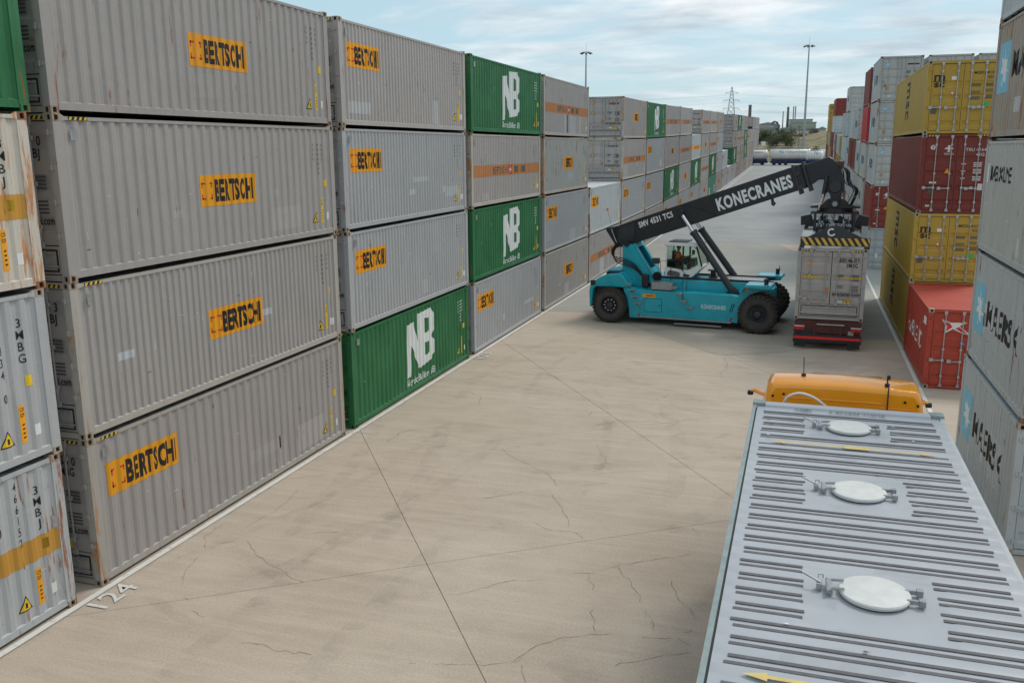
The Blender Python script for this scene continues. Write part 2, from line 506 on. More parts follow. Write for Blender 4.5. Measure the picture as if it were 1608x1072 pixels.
def m_casting(mat):
    def f():
        # block 0.162 x 0.178 x 0.118 with recessed oval holes; corner at the origin, body towards -x, +y, +z
        bm = bmesh.new(); bmesh.ops.create_cube(bm, size=1.0)
        for v in bm.verts: v.co = Vector(((v.co.x - 0.5) * 0.162, (v.co.y + 0.5) * 0.178, (v.co.z + 0.5) * 0.118))
        bm.faces.ensure_lookup_table()
        fs = [f_ for f_ in bm.faces if abs(f_.normal.z) < 0.5]
        bmesh.ops.recalc_face_normals(bm, faces=bm.faces)
        dark = []
        for f_ in fs:
            n = f_.normal.copy(); c = f_.calc_center_median()
            r = bmesh.ops.inset_individual(bm, faces=[f_], thickness=0.027)
            # narrow the hole
            for v in f_.verts:
                t = Vector((0, 0, 1)).cross(n)
                off = (v.co - c).dot(t); v.co -= t * off * 0.42
            e = bmesh.ops.extrude_discrete_faces(bm, faces=[f_])
            g = e['faces'][0]
            for v in g.verts: v.co -= n * 0.028
            dark.append(g)
        for g in dark: g.material_index = 1
        me = bpy.data.meshes.new('corner_casting'); bm.to_mesh(me); bm.free()
        me.materials.append(mat); me.materials.append(HOLE)
        return me
    return cached(('cast', mat.name), f)
def m_rail(L, kind, mat):
    def f():
        m = MB()
        if kind == 'top': m.box(-0.066, -0.009, 0.19, L - 0.19, -0.100, -0.042); 
        else:
            m.box(-0.05, -0.012, 0.18, L - 0.18, 0.072, 0.175); m.box(-0.11, -0.012, 0.18, L - 0.18, 0.060, 0.072)
            m.prism([(-0.012, 0.175), (-0.05, 0.175), (-0.05, 0.195)], 0.18, L - 0.18, 'y')
        return m.mesh(kind + '_rail', mat)
    return cached(('rail', L, kind, mat.name), f)
def m_endwall(W, H, mat):
    def f():
        x = W / 2 - 0.15; n = 8; p = 2 * x / n; v = []; fs = []; pts = []
        for i in range(n):
            b = -x + i * p
            pts += [(b, 0), (b + p * 0.3, 0), (b + p * 0.5, 0.04), (b + p * 0.8, 0.04)]
        pts.append((x, 0))
        for a, d in pts: v += [(a, -0.03 - d, 0.15), (a, -0.03 - d, H - 0.1)]
        for i in range(len(pts) - 1): fs.append((2 * i, 2 * i + 1, 2 * i + 3, 2 * i + 2))
        m = MB().add(v, fs); m.box(-W / 2 + .15, W / 2 - .15, -0.1, -0.01, 0.02, 0.16); m.box(-W / 2 + .15, W / 2 - .15, -0.1, -0.01, H - 0.1, H - 0.005)
        return m.mesh('end_wall', mat)
    return cached(('endw', W, H, mat.name), f)
def leaf(m, x0, x1, z0, z1, n, y0=0.035, frame=0.055, groove=0.03):
    m.box(x0, x0 + frame, y0, y0 + .05, z0, z1); m.box(x1 - frame, x1, y0, y0 + .05, z0, z1)
    a, b = x0 + frame, x1 - frame
    h = (z1 - z0) / n; prof = [(y0 + 0.004, z0)]
    for i in range(n):
        c = z0 + h * (i + 0.5)
        if i == n - 1 and n > 3: continue
        g = h * 0.17
        prof += [(y0 + .004, c - g * 1.5), (y0 + groove, c - g * 0.8), (y0 + groove, c + g * 0.8), (y0 + .004, c + g * 1.5)]
    prof.append((y0 + .004, z1)); v = []; fs = []
    for yy, zz in prof: v += [(a, yy, zz), (b, yy, zz)]
    for i in range(len(prof) - 1): fs.append((2 * i, 2 * i + 1, 2 * i + 3, 2 * i + 2))
    m.add(v, fs)
    m.box(x0, x1, y0 + .035, y0 + .05, z0, z1)
    return m
def m_endframe(W, H, mat, top):
    def f():
        m = MB(); x = W / 2 - 0.15
        if top: m.box(-x, x, 0.012, 0.12, H - 0.105, H - 0.006)
        else: m.box(-x, x, 0.012, 0.12, 0.02, 0.115)
        return m.mesh('door_header' if top else 'door_sill', mat)
    return cached(('endf', W, H, mat.name, top), f)
def m_backing(W, H):
    def f():
        m = MB(); m.box(-W / 2 + 0.055, W / 2 - 0.055, 0.07, 0.10, 0.1, H - 0.1)
        return m.mesh('door_gasket', GASKET)
    return cached(('back', W, H), f)
def m_bar(H, mat, z0=0.13, z1=None):
    def f():
        m = MB(); t = z1 or H - 0.11
        m.cyl((0, 0, z0 - 0.03), (0, 0, t + 0.03), 0.017, 6)
        for z in (z0 + 0.02, z0 + 0.30, (z0 + t) / 2, t - 0.02 - .25, t - 0.03): m.box(-0.036, 0.036, -0.02, 0.032, z - 0.035, z + 0.035)
        m.box(-.05, .05, -0.026, 0.02, z0 - 0.05, z0 + 0.02); m.box(-.05, .05, -0.026, 0.02, t - 0.01, t + 0.06)
        return m.mesh('locking_bar', mat)
    return cached(('bar', H, mat.name, z0, z1), f)
def m_handle(mat):
    def f():
        m = MB(); m.beam((0, -0.03, 0), (0.36, -0.03, -0.01), 0.02, 0.03); m.box(-.04, .04, -0.045, 0.0, -0.04, 0.04)
        m.box(0.26, 0.38, -0.02, 0.03, -0.06, 0.05)
        return m.mesh('door_handle', mat)
    return cached(('hand', mat.name), f)
def m_hinge(mat):
    def f():
        m = MB(); m.box(-0.06, 0.06, -0.012, 0.03, -0.035, 0.035); m.cyl((0, -0.012, -.05), (0, -0.012, .05), 0.016, 6)
        return m.mesh('hinge', mat)
    return cached(('hinge', mat.name), f)

# decals ------------------------------------------------------------------
def lay_logo(x, z):
    """orange patch with bracketed square and bold lettering"""
    br = join2(*[place(rect(0, 0, 1, 1), *a) for a in []]) if False else None
    c = []
    for (cx, cz, sx_, sz_) in ((0.09, 0.14, 1, 1), (0.43, 0.14, -1, 1), (0.09, 0.48, 1, -1), (0.43, 0.48, -1, -1)):
        X = x + cx; Z = z + cz
        c.append(rect(min(X, X + sx_ * .11), min(Z, Z + sz_ * .035), max(X, X + sx_ * .11), max(Z, Z + sz_ * .035)))
        c.append(rect(min(X, X + sx_ * .035), min(Z, Z + sz_ * .11), max(X, X + sx_ * .035), max(Z, Z + sz_ * .11)))
    return [(rect(x, z, x + 1.95, z + 0.63), D_ORANGE, 0.0), (join2(*c), D_RED, 0.002),
            (words('BERTSCHI', x + 0.49, z + 0.11, 0.41, 0.07, 0.7, fit=1.38), D_BLACK, 0.002)]
def lay_band(L, z, txt=True, bright=False):
    a = 0.17
    ls = [(rect(a, z, L - a, z + 0.43), D_ORANGE if bright else D_BAND, 0.0)]
    if txt:
        ls += [(words('BERTSCHI', L * 0.27, z + 0.08, 0.27, 0.03, 0.8, fit=L * 0.20), D_DGREY, 0.002),
               (rect(L * 0.50, z + 0.02, L * 0.535, z + 0.40), D_RED, 0.002),
               (join2(rect(L * 0.50 + .05, z + 0.17, L * 0.535 - .05, z + 0.25), rect(L * 0.5175 - .04, z + .08, L * .5175 + .04, z + .34)), D_WHITE, 0.004)]
        bars = [rect(L * 0.575 + i * 0.17, z + 0.08, L * 0.575 + i * 0.17 + (0.10 if i % 3 else 0.07), z + 0.35) for i in range(9)]
        ls.append((join2(*bars), D_DGREY, 0.002))
    return ls
def nb_shape():
    N = [(0, -.02), (.12, 0), (.19, .5), (.42, .06), (.5, .06), (.5, .98), (.42, .98), (.41, .45), (.27, .88), (.06, .86)]
    Bo = [(.5, .06), (.86, .10), (.99, .20), (1.0, .42), (.91, .50), (.99, .60), (1.0, .88), (.90, 1.0), (.5, .98)]
    h1 = [(.67, .60), (.83, .62), (.83, .84), (.67, .86)]; h2 = [(.67, .22), (.83, .24), (.83, .44), (.67, .44)]
    v1 = shape([N]); v2 = shape([Bo, h1, h2])
    return join2(v1, v2)
_nb = []
def lay_nb(x, z, s=1.0):
    if not _nb: _nb.append(nb_shape())
    return [(place(_nb[0], x, z + 0.18, 2.25 * s, 1.95 * s), D_WHITE, 0.0),
            (words('Nordic Bulkers AB', x, z - 0.12, 0.23, 0.02, 0.8, fit=2.25), D_WHITE, 0.0)]
def tri(x, z, s): return ([(x, z), (x + s, z), (x + s / 2, z + s * 0.95)], [(0, 1, 2)])
def lay_marks(L, green=False, big=None):
    """small stickers and the vertical serial near the far end of the side"""
    ls = []; st = []
    e = L - 0.42
    m = D_WHITE if green else D_BLACK
    out = [('sticker', [(rect(e - 0.06, 0.42, e + 0.08, 0.60), D_WHITE, 0.0)]),
           ('sticker', [(rect(e - 0.33, 0.36, e - 0.19, 0.98), D_YEL if not big else D_ORANGE, 0.0), (join2(words('C28', e - .31, .88, .06, .02, 1, fit=.10), words('S29', e - .31, .79, .06, .02, 1, fit=.10), *[rect(e - 0.29, 0.44 + i * 0.07, e - 0.23, 0.465 + i * 0.07) for i in range(4)]), D_BLACK, 0.002)]),
           ('warning_triangle', [(tri(e - 0.72, 0.38, 0.28), D_BLACK, 0.0), (tri(e - 0.69, 0.40, 0.22), D_YEL, 0.002), (rect(e - 0.60, 0.43, e - 0.56, 0.52), D_BLACK, 0.004)]),
           ('ventilator', [(rect(0.36, 2.32, 0.46, 2.50), STEEL, 0.03)]),
           ('sticker', [(rect(e - 0.11, 1.25, e + 0.0, 1.42), D_YEL, 0.0)])]
    if big:
        tx = [vert_words(big[0], e - 0.92, 2.33, 0.14, .010), vert_words(big[1], e - 0.52, 2.40, 0.14, .010), vert_words(big[2], e - 0.12, 2.20, 0.14, .010)]
        tx = [t for t in tx if t[0]]
    else:
        tx = [join2(*[rect(e - dx, 2.24 - i * 0.115, e - dx + 0.040, 2.30 - i * 0.115) for i in range(n)]) for dx, n in ((0.62, 4), (0.38, 7), (0.16, 4))]
    for t in tx: out.append(('serial_number', [(t, m if (big or green) else P['faint'], 0.0)]))
    return out
def star(x, z, r):
    p = []
    for i in range(14):
        t = math.pi / 2 + i * math.pi / 7; rr = r if i % 2 == 0 else r * 0.42
        p.append((x + rr * math.cos(t), z + rr * math.sin(t)))
    return ([(x, z)] + p, [(0, 1 + i, 1 + (i + 1) % 14) for i in range(14)])
def lay_star(L, s=1.0, txt='MAERSK', x=0.42, z=0.75):
    return [(rect(x, z, x + 1.15 * s, z + 1.15 * s), D_BLUE, 0.0), (star(x + .58 * s, z + .57 * s, .46 * s), D_WHITE, 0.002),
            (words(txt, x + 1.45 * s, z + 0.32 * s, 0.56 * s, 0.03, 0.95, fit=3.2 * s if len(txt) < 8 else None), D_BLACK, 0.0)]

SPECS = {}
def side_layers(kind, L, H):
    if kind == 'logo_near': return lay_logo(0.42, 1.55)
    if kind == 'logo_mid': return lay_logo(3.62, 1.03)
    if kind == 'logo_mid_high': return lay_logo(3.75, 1.15)
    if kind == 'band': return lay_band(L, 1.12)
    if kind == 'band_bright': return lay_band(L, 1.12, True, True)
    if kind == 'band_plain': return [(rect(0.20, 1.12, L - .20, 1.50), D_OCHRE, 0.0)]
    if kind == 'nb': return lay_nb(3.62, 0.38)
    if kind == 'small_text': return [(words('BC', 0.8, 0.4, 0.9, 0.03), D_WHITE, 0.0)]
    if kind == 'star': return lay_star(L)
    if kind == 'star_high': return lay_star(L, 0.95, z=1.0)
    if kind == 'line_name': return [(rect(0.25, 1.62, 0.5, 2.05), D_WHITE, 0.0), (words('MAERSK LINE', 0.75, 1.68, 0.32, 0.03, 0.9, fit=2.1), D_BLACK, 0.0)]
    if kind == 'msc_side':
        s = L / 12.19
        v = words('msc', 0, 0, 1.0, 0.03, 0.85)
        # the mark runs down the side
        return [(([(5.1 * s + p[1] * 1.9, 2.25 - p[0] * 0.80) for p in v[0]], v[1]), D_BLACK, 0.0)]
    if kind == 'hs_side':
        r = random.Random(4); out = [words('HAMBURG SÜD', 0.95, 1.0, 0.55, 0.02, 0.9, fit=3.7)]
        return [(out[0], D_WHITE, 0.0), (rect(4.9, 1.95, 5.4, 2.2), D_WHITE, 0.0)]
    return []
def end_layers(kind, W, H, extra=''):
    ls = []
    def spec(x, zs, m, n=3, wd=.42, x2=None):
        c = []
        for z in zs:
            for i in range(n): c.append(rect(x, z - i * .062, x + wd, z - i * .062 + .034))
        ls.append((join2(*c), m, 0.0))
    if kind == 'bulk':
        a, b = extra.split('|') if extra else ('', '')
        if a: ls.append((words(a, 1.52, H - .50, 0.15, 0.03, 0.85, fit=0.70), D_BLACK, 0.0)); ls.append((words(b, 1.78, H - .70, 0.15, 0.03, 0.85, fit=0.40), D_BLACK, 0.0))
        else: ls.append((rect(1.55, H - .50, 2.2, H - .42), D_DGREY, 0.0))
        spec(1.95, (H - 1.02, H - 1.42), D_DGREY, 4, .3); spec(1.45, (H - 1.02, H - 1.42), D_DGREY, 2, .25)
        ls.append((words('www.bertschi.com', 1.32, 0.96, 0.13, 0.03, 1, fit=1.02), D_BLACK, 0.0))
        ls.append((rect(1.52, 0.69, 1.72, 0.80), D_WHITE, 0.0)); ls.append((rect(1.55, 0.66, 1.63, 0.83) if False else rect(1.78, 0.66, 1.98, 0.84), D_YEL, 0.0))
        ls.append((words('a', 1.83, 0.69, 0.13, 0.01), D_BLACK, 0.002))
        ls.append((tri(0.36, H - 1.12, 0.25), D_BLACK, 0.0)); ls.append((tri(0.385, H - 1.105, 0.20), D_YEL, 0.002))
        ls.append((rect(0.38, H - .62, 0.56, H - .52), D_ORANGE, 0.0))
        ls.append((rect(1.02, 1.05, 1.2, 1.25), D_BAND, 0.0)); ls.append((rect(0.3, .78, .4, .85), D_WHITE, 0.0))
    if kind == 'msc':
        ls.append((words('m', 0.24, H - .70, 0.30, 0.03, 1.0, fit=0.36), D_BLACK, 0.0)); ls.append((rect(0.16, H - .73, 0.66, H - .715), D_BLACK, 0.0))
        ls.append((words('sc', 0.26, H - .93, 0.24, 0.03, 1.0, fit=0.34), D_BLACK, 0.0))
        ls.append((rect(0.82, H - .68, 0.98, H - .56), D_WHITE, 0.0))
        a, b = extra.split('|')
        ls.append((words(a, 1.55, H - .50, 0.105, 0.008, 1, fit=0.72), D_BLACK, 0.0)); ls.append((words(b, 2.0, H - .66, 0.105, 0.008, 1, fit=0.28), D_BLACK, 0.0))
        spec(1.45, (H - .86, H - 1.12, H - 1.32), D_DGREY, 2, .35); spec(1.95, (H - .86, H - 1.06, H - 1.28), D_DGREY, 2, .3)
        ls.append((([(0.80, H - 1.10), (0.96, H - 1.10), (0.88, H - 1.25)], [(0, 1, 2)]), D_RED, 0.0)); ls.append((([(0.825, H - 1.115), (0.935, H - 1.115), (0.88, H - 1.21)], [(0, 1, 2)]), D_WHITE, 0.002))
        ls.append((rect(1.9, H - 1.62, 2.14, H - 1.48), D_GREEN, 0.0)); ls.append((rect(0.20, 0.72, 0.40, 0.98), D_DGREY, 0.0))
    if kind == 'triton':
        ls.append((words('TRITON', 0.78, H - .76, 0.075, 0.01, 1, fit=0.32), D_WHITE, 0.0))
        sh = shape([[(0, .1), (.05, .16), (.13, .17), (.10, .22), (.16, .25), (.22, .22), (.19, .17), (.27, .16), (.32, .1), (.20, .10), (.19, .03), (.24, .0), (.08, .0), (.13, .03), (.12, .10)]])
        ls.append((place(sh, 0.78, H - .65), D_WHITE, 0.0))
        circ = ([(0.40 + .085 * math.cos(i * math.pi / 8), H - .48 + .085 * math.sin(i * math.pi / 8)) for i in range(16)], [tuple(range(16))])
        ls.append((circ, D_WHITE, 0.0)); ls.append((rect(0.375, H - .53, .425, H - .43), D_BAND, 0.002))
        a, b = extra.split('|')
        ls.append((words(a, 1.50, H - .62, 0.11, 0.008, 1, fit=0.76), D_WHITE, 0.0)); ls.append((words(b, 1.85, H - .80, 0.11, 0.008, 1, fit=0.34), D_WHITE, 0.0))
        spec(1.40, (H - 1.10, H - 1.36, H - 1.62), D_WHITE, 1, .15); spec(1.80, (H - 1.06, H - 1.3, H - 1.56), D_WHITE, 3, .28)
        ls.append((tri(.84, H - 1.42, .2), D_ORANGE, 0.0)); ls.append((rect(.33, .72, .53, 1.02), D_DGREY, 0.0)); ls.append((rect(.36, 1.1, .6, 1.17), D_WHITE, 0.0))
        ls.append((rect(2.0, .86, 2.16, 1.10), D_WHITE, 0.0)); ls.append((rect(.3, .25, .44, .31), D_WHITE, 0.0))
    if kind == 'maersk':
        ls.append((rect(0.35, H - .62, 0.62, H - .35), D_BLUE, 0.0)); ls.append((star(.485, H - .485, .11), D_WHITE, 0.002))
        ls.append((rect(1.55, H - .52, 2.2, H - .44), D_BLACK, 0.0)); spec(1.5, (H - .9, H - 1.2), D_DGREY, 3, .25); spec(1.9, (H - .9, H - 1.2), D_DGREY, 3, .25)
        ls.append((rect(.4, .62, .58, .80), D_BAND, 0.0)); ls.append((rect(.5, .22, .7, .30), D_WHITE, 0.0))
    if kind == 'flag':
        o = shape([[(0.40, H - .32), (0.66, H - .42), (1.15, H - .38 - .02), (0.92, H - .52), (1.28, H - .80), (1.0, H - .75), (0.74, H - .62), (0.50, H - .78), (0.53, H - .55)]])
        ls.append((o, D_WHITE, 0.0))
        i1 = shape([[(0.45, H - .36), (0.64, H - .44), (0.72, H - .56), (0.54, H - .71), (0.57, H - .55)]]); i2 = shape([[(0.80, H - .60), (0.92, H - .55), (1.18, H - .76), (1.0, H - .72)]])
        ls.append((i1, D_RED, 0.002)); ls.append((i2, D_RED, 0.002))
        ls.append((rect(.96, H - 1.12, 1.12, H - 1.02), D_NAVY, 0.0)); ls.append((words('GL', .985, H - 1.105, .07, .01), D_WHITE, 0.002))
        ls.append((words('HASU', 1.55, H - .5, .11, .01, fit=.5), D_WHITE, 0.0))
    if kind == 'hs_c':
        ls.append((([(0.5 + .16 * math.cos(t), H - .6 + .16 * math.sin(t)) for t in [i * .3 + .7 for i in range(17)]] + [(0.5 + .09 * math.cos(t), H - .6 + .09 * math.sin(t)) for t in [i * .3 + .7 for i in range(17)]],
                    [(i, i + 1, i + 18, i + 17) for i in range(16)]), D_WHITE, 0.0))
    if kind == 'plain': ls.append((rect(1.5, H - .6, 2.1, H - .42), D_WHITE, 0.0)); ls.append((rect(.5, .7, .7, 1.0), D_WHITE, 0.0))
    return ls

def container(loc, rz, W, H, L, col, pitch=0.278, side='+', dec='', end='bulk', end_txt='', lod=0, rx=0.0,
              label='', group='', rust=0.2, tint=0.5, marks=True, big=None, post=None, roofcol=None, seed=None, name='shipping_container', hazard=False):
    seed = random.random() if seed is None else seed
    root = empty(name, loc, rz, rx, label, 'container', group)
    mat = P[col]; pm = P[post or col]; rm = P[roofcol or col]
    parts = []
    def add(nm, me, loc_=None, rot=None, par=None, r=None):
        o = link(nm, me, par or root, loc_, rot)
        o['tint'] = tint; o['rust'] = rust if r is None else r; o['seed'] = seed
        parts.append(o); return o
    sp = add('side_panel', m_side(W, H, L, pitch, 1, mat)); sm = add('side_panel', m_side(W, H, L, pitch, -1, mat))
    add('roof_panel', m_roof(W, H, L, rm))
    add('end_wall', m_endwall(W, H, mat), (0, L, 0))
    if lod < 2: add('floor', m_floor(W, L, HOLE))
    for sx in (1, -1):
        for far in (0, 1):
            if far: mt = Matrix.Diagonal((sx, -1, 1, 1))
            o = add('corner_post', m_post(H, pm), (sx * W / 2, L if far else 0, 0), r=min(1, rust + 0.15)); o.scale = (sx, -1 if far else 1, 1)
            if lod < 2:
                for zz in (0, H - 0.118):
                    q = add('corner_casting', m_casting(P['casting'] if col not in ('green',) else pm), (sx * W / 2, L if far else 0, zz), r=min(.6, rust + 0.12)); q.scale = (sx, -1 if far else 1, 1)
        o = add('top_rail', m_rail(L, 'top', pm), (sx * W / 2, 0, H)); o.scale = (sx, 1, 1)
        o = add('bottom_rail', m_rail(L, 'bottom', pm), (sx * W / 2, 0, 0)); o.scale = (sx, 1, 1)
    # near end
    add('door_header', m_endframe(W, H, pm, True)); add('door_sill', m_endframe(W, H, pm, False))
    add('door_gasket', m_backing(W, H))
    bulk = end == 'bulk'; x1 = W / 2 - 0.165; barm = STEEL if end in ('msc', 'triton', 'flag') else mat
    z0 = 0.62 if bulk else 0.13
    nn = 3 if bulk else 5
    d1 = add('door', cached(('door', W, H, end == 'bulk', 'L', mat.name), lambda: leaf(MB(), -x1, -0.008, z0, H - 0.125, nn).mesh('door', mat)))
    d2 = add('door', cached(('door', W, H, end == 'bulk', 'R', mat.name), lambda: leaf(MB(), 0.02 if bulk else 0.008, x1, z0, H - 0.125, nn).mesh('door', mat)))
    if lod < 2:
        for bx, d in ((-x1 + .34, d1), (-0.20, d1), (0.24, d2), (x1 - .34, d2)):
            add('locking_bar', m_bar(H, barm, z0), (bx, 0.004, 0), par=d)
        if lod == 0:
            for bx, hz, d, s in ((-x1 + .34, 0.95, d1, -1), (-0.20, 0.93, d1, -1), (0.24, 0.95, d2, 1), (x1 - .34, 0.93, d2, 1)):
                o = add('door_handle', m_handle(barm), (bx, 0.0, hz if not bulk else 0.86), par=d); o.scale = (-s if s > 0 else 1, 1, 1) if s > 0 else (-1, 1, 1)
                if s > 0: o.scale = (1 if bx < .5 else -1, 1, 1)
            for sx, d in ((-1, d1), (1, d2)):
                for i in range(4): add('hinge', m_hinge(pm), (sx * (x1 + .055), 0.0, z0 + 0.15 + i * (H - z0 - 0.45) / 3), par=d)
        if bulk:
            def hat():
                m = MB(); m.box(-x1, x1, .036, .07, .13, .60); m.box(-x1 + .06, x1 - .06, .026, .036, .17, .55, 1)
                m.box(-x1 + .09, x1 - .09, .020, .034, .20, .52)
                m.cyl((-x1 + .04, -.004, .27), (x1 - .04, -.004, .27), .02, 6, m=2)
                m.cyl((-x1 + .1, -.004, .49), (x1 - .1, -.004, .49), .016, 6, m=2)
                for x in (-.7, -.1, .35, .8): m.box(x - .02, x + .02, -.02, .03, .22, .53, 2)
                return m.mesh('discharge_hatch', [mat, GASKET, STEEL])
            add('discharge_hatch', cached(('hatch', W, mat.name), hat))
    # print on the side that faces the lane
    s = 1 if side == '+' else -1
    pts = corr(L, pitch); kn = [a for a, b in pts] if s > 0 else [L - a for a, b in pts]
    def fn(u, v, lift):
        y = u if s > 0 else L - u
        return (s * (W / 2 - 0.018 - inset_at(pts, y) + 0.004 + lift), y, v)
    host = sp if s > 0 else sm
    if dec:
        me = cached(('dec', dec, L, H, W, pitch, side), lambda: flat_mesh('logo', side_layers(dec, L, H), fn, kn))
        add('logo', me, par=host)
    if marks and s > 0:
        for i_, (nm, ls) in enumerate(lay_marks(L, col == 'green', big)):
            me = cached(('mk', i_, L, H, W, pitch, col == 'green', big), lambda: flat_mesh(nm, ls, fn, kn))
            q = add(nm, me, par=host)
            if nm == 'serial_number': q['kind'] = 'stuff'
    if lod < 2 and col not in ('yellow', 'maroon', 'red'):
        rp_ = random.Random(int(seed * 1e6)); nP = rp_.choice([1, 2, 3, 4]) if lod == 0 else rp_.choice([0, 1, 1, 2])
        pm_ = {'green': 'green', 'orange': 'orange', 'cream': 'silver', 'tan': 'silver'}.get(col, rp_.choice(['lgrey', 'silver', 'grey']))
        for _ in range(nP):
            a = rp_.uniform(.3, L - 1.6); b = rp_.uniform(.2, 1.2); wd_ = rp_.choice([.14, .3, .45, .8, 1.3]); hh_ = rp_.uniform(.25, 1.1)
            if dec.startswith('logo') and b + hh_ > 1.0: hh_ = max(.15, .95 - b)
            if dec in ('band', 'band_bright', 'band_plain') and b + hh_ > 1.1: b = .2; hh_ = .88
            q = add('paint_patch', flat_mesh('paint_patch', [(rect(a, b, a + wd_, b + hh_), P[pm_], -.0022)], fn, kn), par=host, r=0); q['tint'] = min(1.3, tint + rp_.uniform(.1, .5))
        sc = []
        for _ in range(16 if lod == 0 else 6):
            a = rp_.uniform(.3, L - .5); b = rp_.uniform(.25, H - .35); l_ = rp_.uniform(.02, .14); t_ = rp_.uniform(.006, .016)
            sc.append(rect(a, b, a + t_, b + l_) if rp_.random() < .5 else rect(a, b, a + l_, b + t_))
        q = add('scratches', flat_mesh('scratches', [(join2(*sc[::2]), D_DGREY, -.001), (join2(*sc[1::2]), D_WHITE if col != 'green' else P['lgrey'], -.001)], fn, kn), par=host); q['kind'] = 'stuff'
    if hazard:
        def hz():
            yl = []; bl = []
            bl.append(rect(0.34, H - 0.098, 0.76, H - 0.044))
            for i in range(4): 
                a = 0.35 + i * .11; yl.append(([(a, H - .096), (a + .05, H - .096), (a + .075, H - .046), (a + .025, H - .046)], [(0, 1, 2, 3)]))
            return flat_mesh('hazard_marking', [(join2(*bl), D_BLACK, 0), (join2(*yl), D_YEL, 0.002)], lambda u, v, l: (s * (W / 2 - 0.009 + 0.003 + l), u if s > 0 else L - u, v))
        add('hazard_marking', cached(('hz', H, W, side), hz), par=host, r=0)
    if lod < 2 or end in ('msc',):
        el = end_layers(end, W, H, end_txt)
        if el:
            me = cached(('edec', end, end_txt, W, H), lambda: flat_mesh('door_lettering', el, lambda u, v, l: (-W / 2 + u, 0.033 - l, v)))
            add('door_lettering', me, par=d2, r=0)['kind'] = 'stuff'
        if lod == 0 and end in ('bulk', 'triton'):
            def hz2():
                yl = []; bl = []
                for q0 in (0.2, W - .62):
                    bl.append(rect(q0, H - .09, q0 + .42, H - .03))
                    for i in range(4): a = q0 + .01 + i * .1; yl.append(([(a, H - .088), (a + .05, H - .088), (a + .08, H - .032), (a + .03, H - .032)], [(0, 1, 2, 3)]))
                return flat_mesh('hazard_marking', [(join2(*bl), D_BLACK, 0), (join2(*yl), D_YEL, 0.002)], lambda u, v, l: (-W / 2 + u, 0.009 - l, v))
            add('hazard_marking', cached(('hz2', H, W), hz2), r=0)
    return root

# ---------------------------------------------------------------- the two container walls
ORD = ['first', 'second', 'third', 'fourth', 'fifth', 'sixth', 'seventh', 'eighth', 'ninth', 'tenth', 'eleventh', 'twelfth', 'thirteenth', 'fourteenth', 'fifteenth',
       'sixteenth', 'seventeenth', 'eighteenth', 'nineteenth', 'twentieth', 'twenty-first', 'twenty-second', 'twenty-third', 'twenty-fourth', 'twenty-fifth']
LV = ['bottom', 'second up', 'third up', 'fourth up', 'fifth up']
# kind: (colour, decal, pitch, rust, tint, words)
K = {
 'N':  ('grey', 'logo_near', .278, .16, .5, 'grey container, orange lettered patch at near end'),
 'n':  ('lgrey', 'logo_near', .205, .10, .6, 'light grey container, orange patch at near end'),
 'f':  ('grey', 'logo_near', .205, .16, .55, 'finely ribbed grey container, orange patch at near end'),
 'M':  ('grey', 'logo_mid', .278, .16, .5, 'grey container, orange lettered patch mid side'),
 'm':  ('grey', 'logo_mid_high', .205, .25, .55, 'finely ribbed grey container, orange patch mid side'),
 'w':  ('mgrey', 'logo_mid_high', .205, .40, .6, 'weathered greenish grey container, orange patch mid side'),
 'b':  ('grey', 'band', .205, .22, .6, 'grey container with faded orange band'),
 'B':  ('silver', 'band_bright', .205, .22, .8, 'pale container with bright orange band'),
 'G':  ('green', 'nb', .278, .12, .5, 'green container with big white letters'),
 'T':  ('teal', 'small_text', .278, .2, .5, 'sea green container with small white letters'),
 'S':  ('silver', 'logo_near', .205, .18, .9, 'pale silver container with exposed white roof'),
 'p':  ('grey', '', .205, .2, .6, 'plain grey container'),
}
cols = {1: 'NMMM', 2: 'Gnnf', 3: 'nGbG', 4: 'mnwb', 5: 'bS', 6: 'pnbm', 7: 'pnnG', 8: 'nGmb', 9: 'nmbb', 10: 'nGB', 11: 'mbmb',
        12: 'TGbb', 13: 'mnnm', 14: 'nS', 15: 'n', 16: 'nGmm', 17: 'mmbG', 18: 'nmbn', 19: 'mGGm', 20: 'nmb', 21: 'mmn', 22: 'nmmp', 23: 'mnpm', 24: 'mmmp'}
DOORN = {(1, 0): '468333 0|3MBG', (1, 1): '464811 3|3MBJ', (1, 2): '463851 0|3MBJ', (1, 3): '464068 1|3MBJ', (2, 3): '460058 9|3MBJ', (2, 2): '467734 4|3MBG'}
LW, LH, LL = 2.55, 2.743, 9.125
gl = 'containers stacked along the left side'
for c, s in cols.items():
    y0 = 11.796 + (c - 1) * 9.68
    th = math.atan(GS(y0 + 4.5)); n = len(s)
    for lv, ch in enumerate(s):
        col, dec, pitch, rust, tint, wd = K[ch]
        zb = G(y0) + lv * LH
        jy = random.uniform(-.03, .03); jx = random.uniform(-.025, .02)
        if (c, lv) == (1, 1): pitch = .19
        if (c, lv) == (2, 0): dec = 'nb'
        nth = ORD[c - 1]
        where = {1: 'of nearest full left stack'}.get(c, 'of %s stack, left row' % nth)
        pos = 'topmost' if lv == n - 1 else LV[lv]
        lab = '%s, %s %s' % (wd, pos, where)
        end = 'bulk' 
        lod = 0 if c <= 7 else (1 if c <= 17 else 2)
        container((-LW / 2 + jx - lv * 0.0, y0 + jy - math.sin(th) * lv * LH, zb), 0, LW, LH, LL, col, pitch, '+', dec, end, DOORN.get((c, lv), ''), lod, th, lab, gl,
                  rust=rust + random.uniform(-.05, .12), tint=tint + random.uniform(-.3, .3), marks=c < 14, post='post' if col in ('grey', 'mgrey') and random.random() < .6 else None, roofcol='silver' if ch == 'S' else None, hazard=(c, lv) in ((1, 1), (1, 2), (1, 0)))
y0 = 11.796 - 9.68
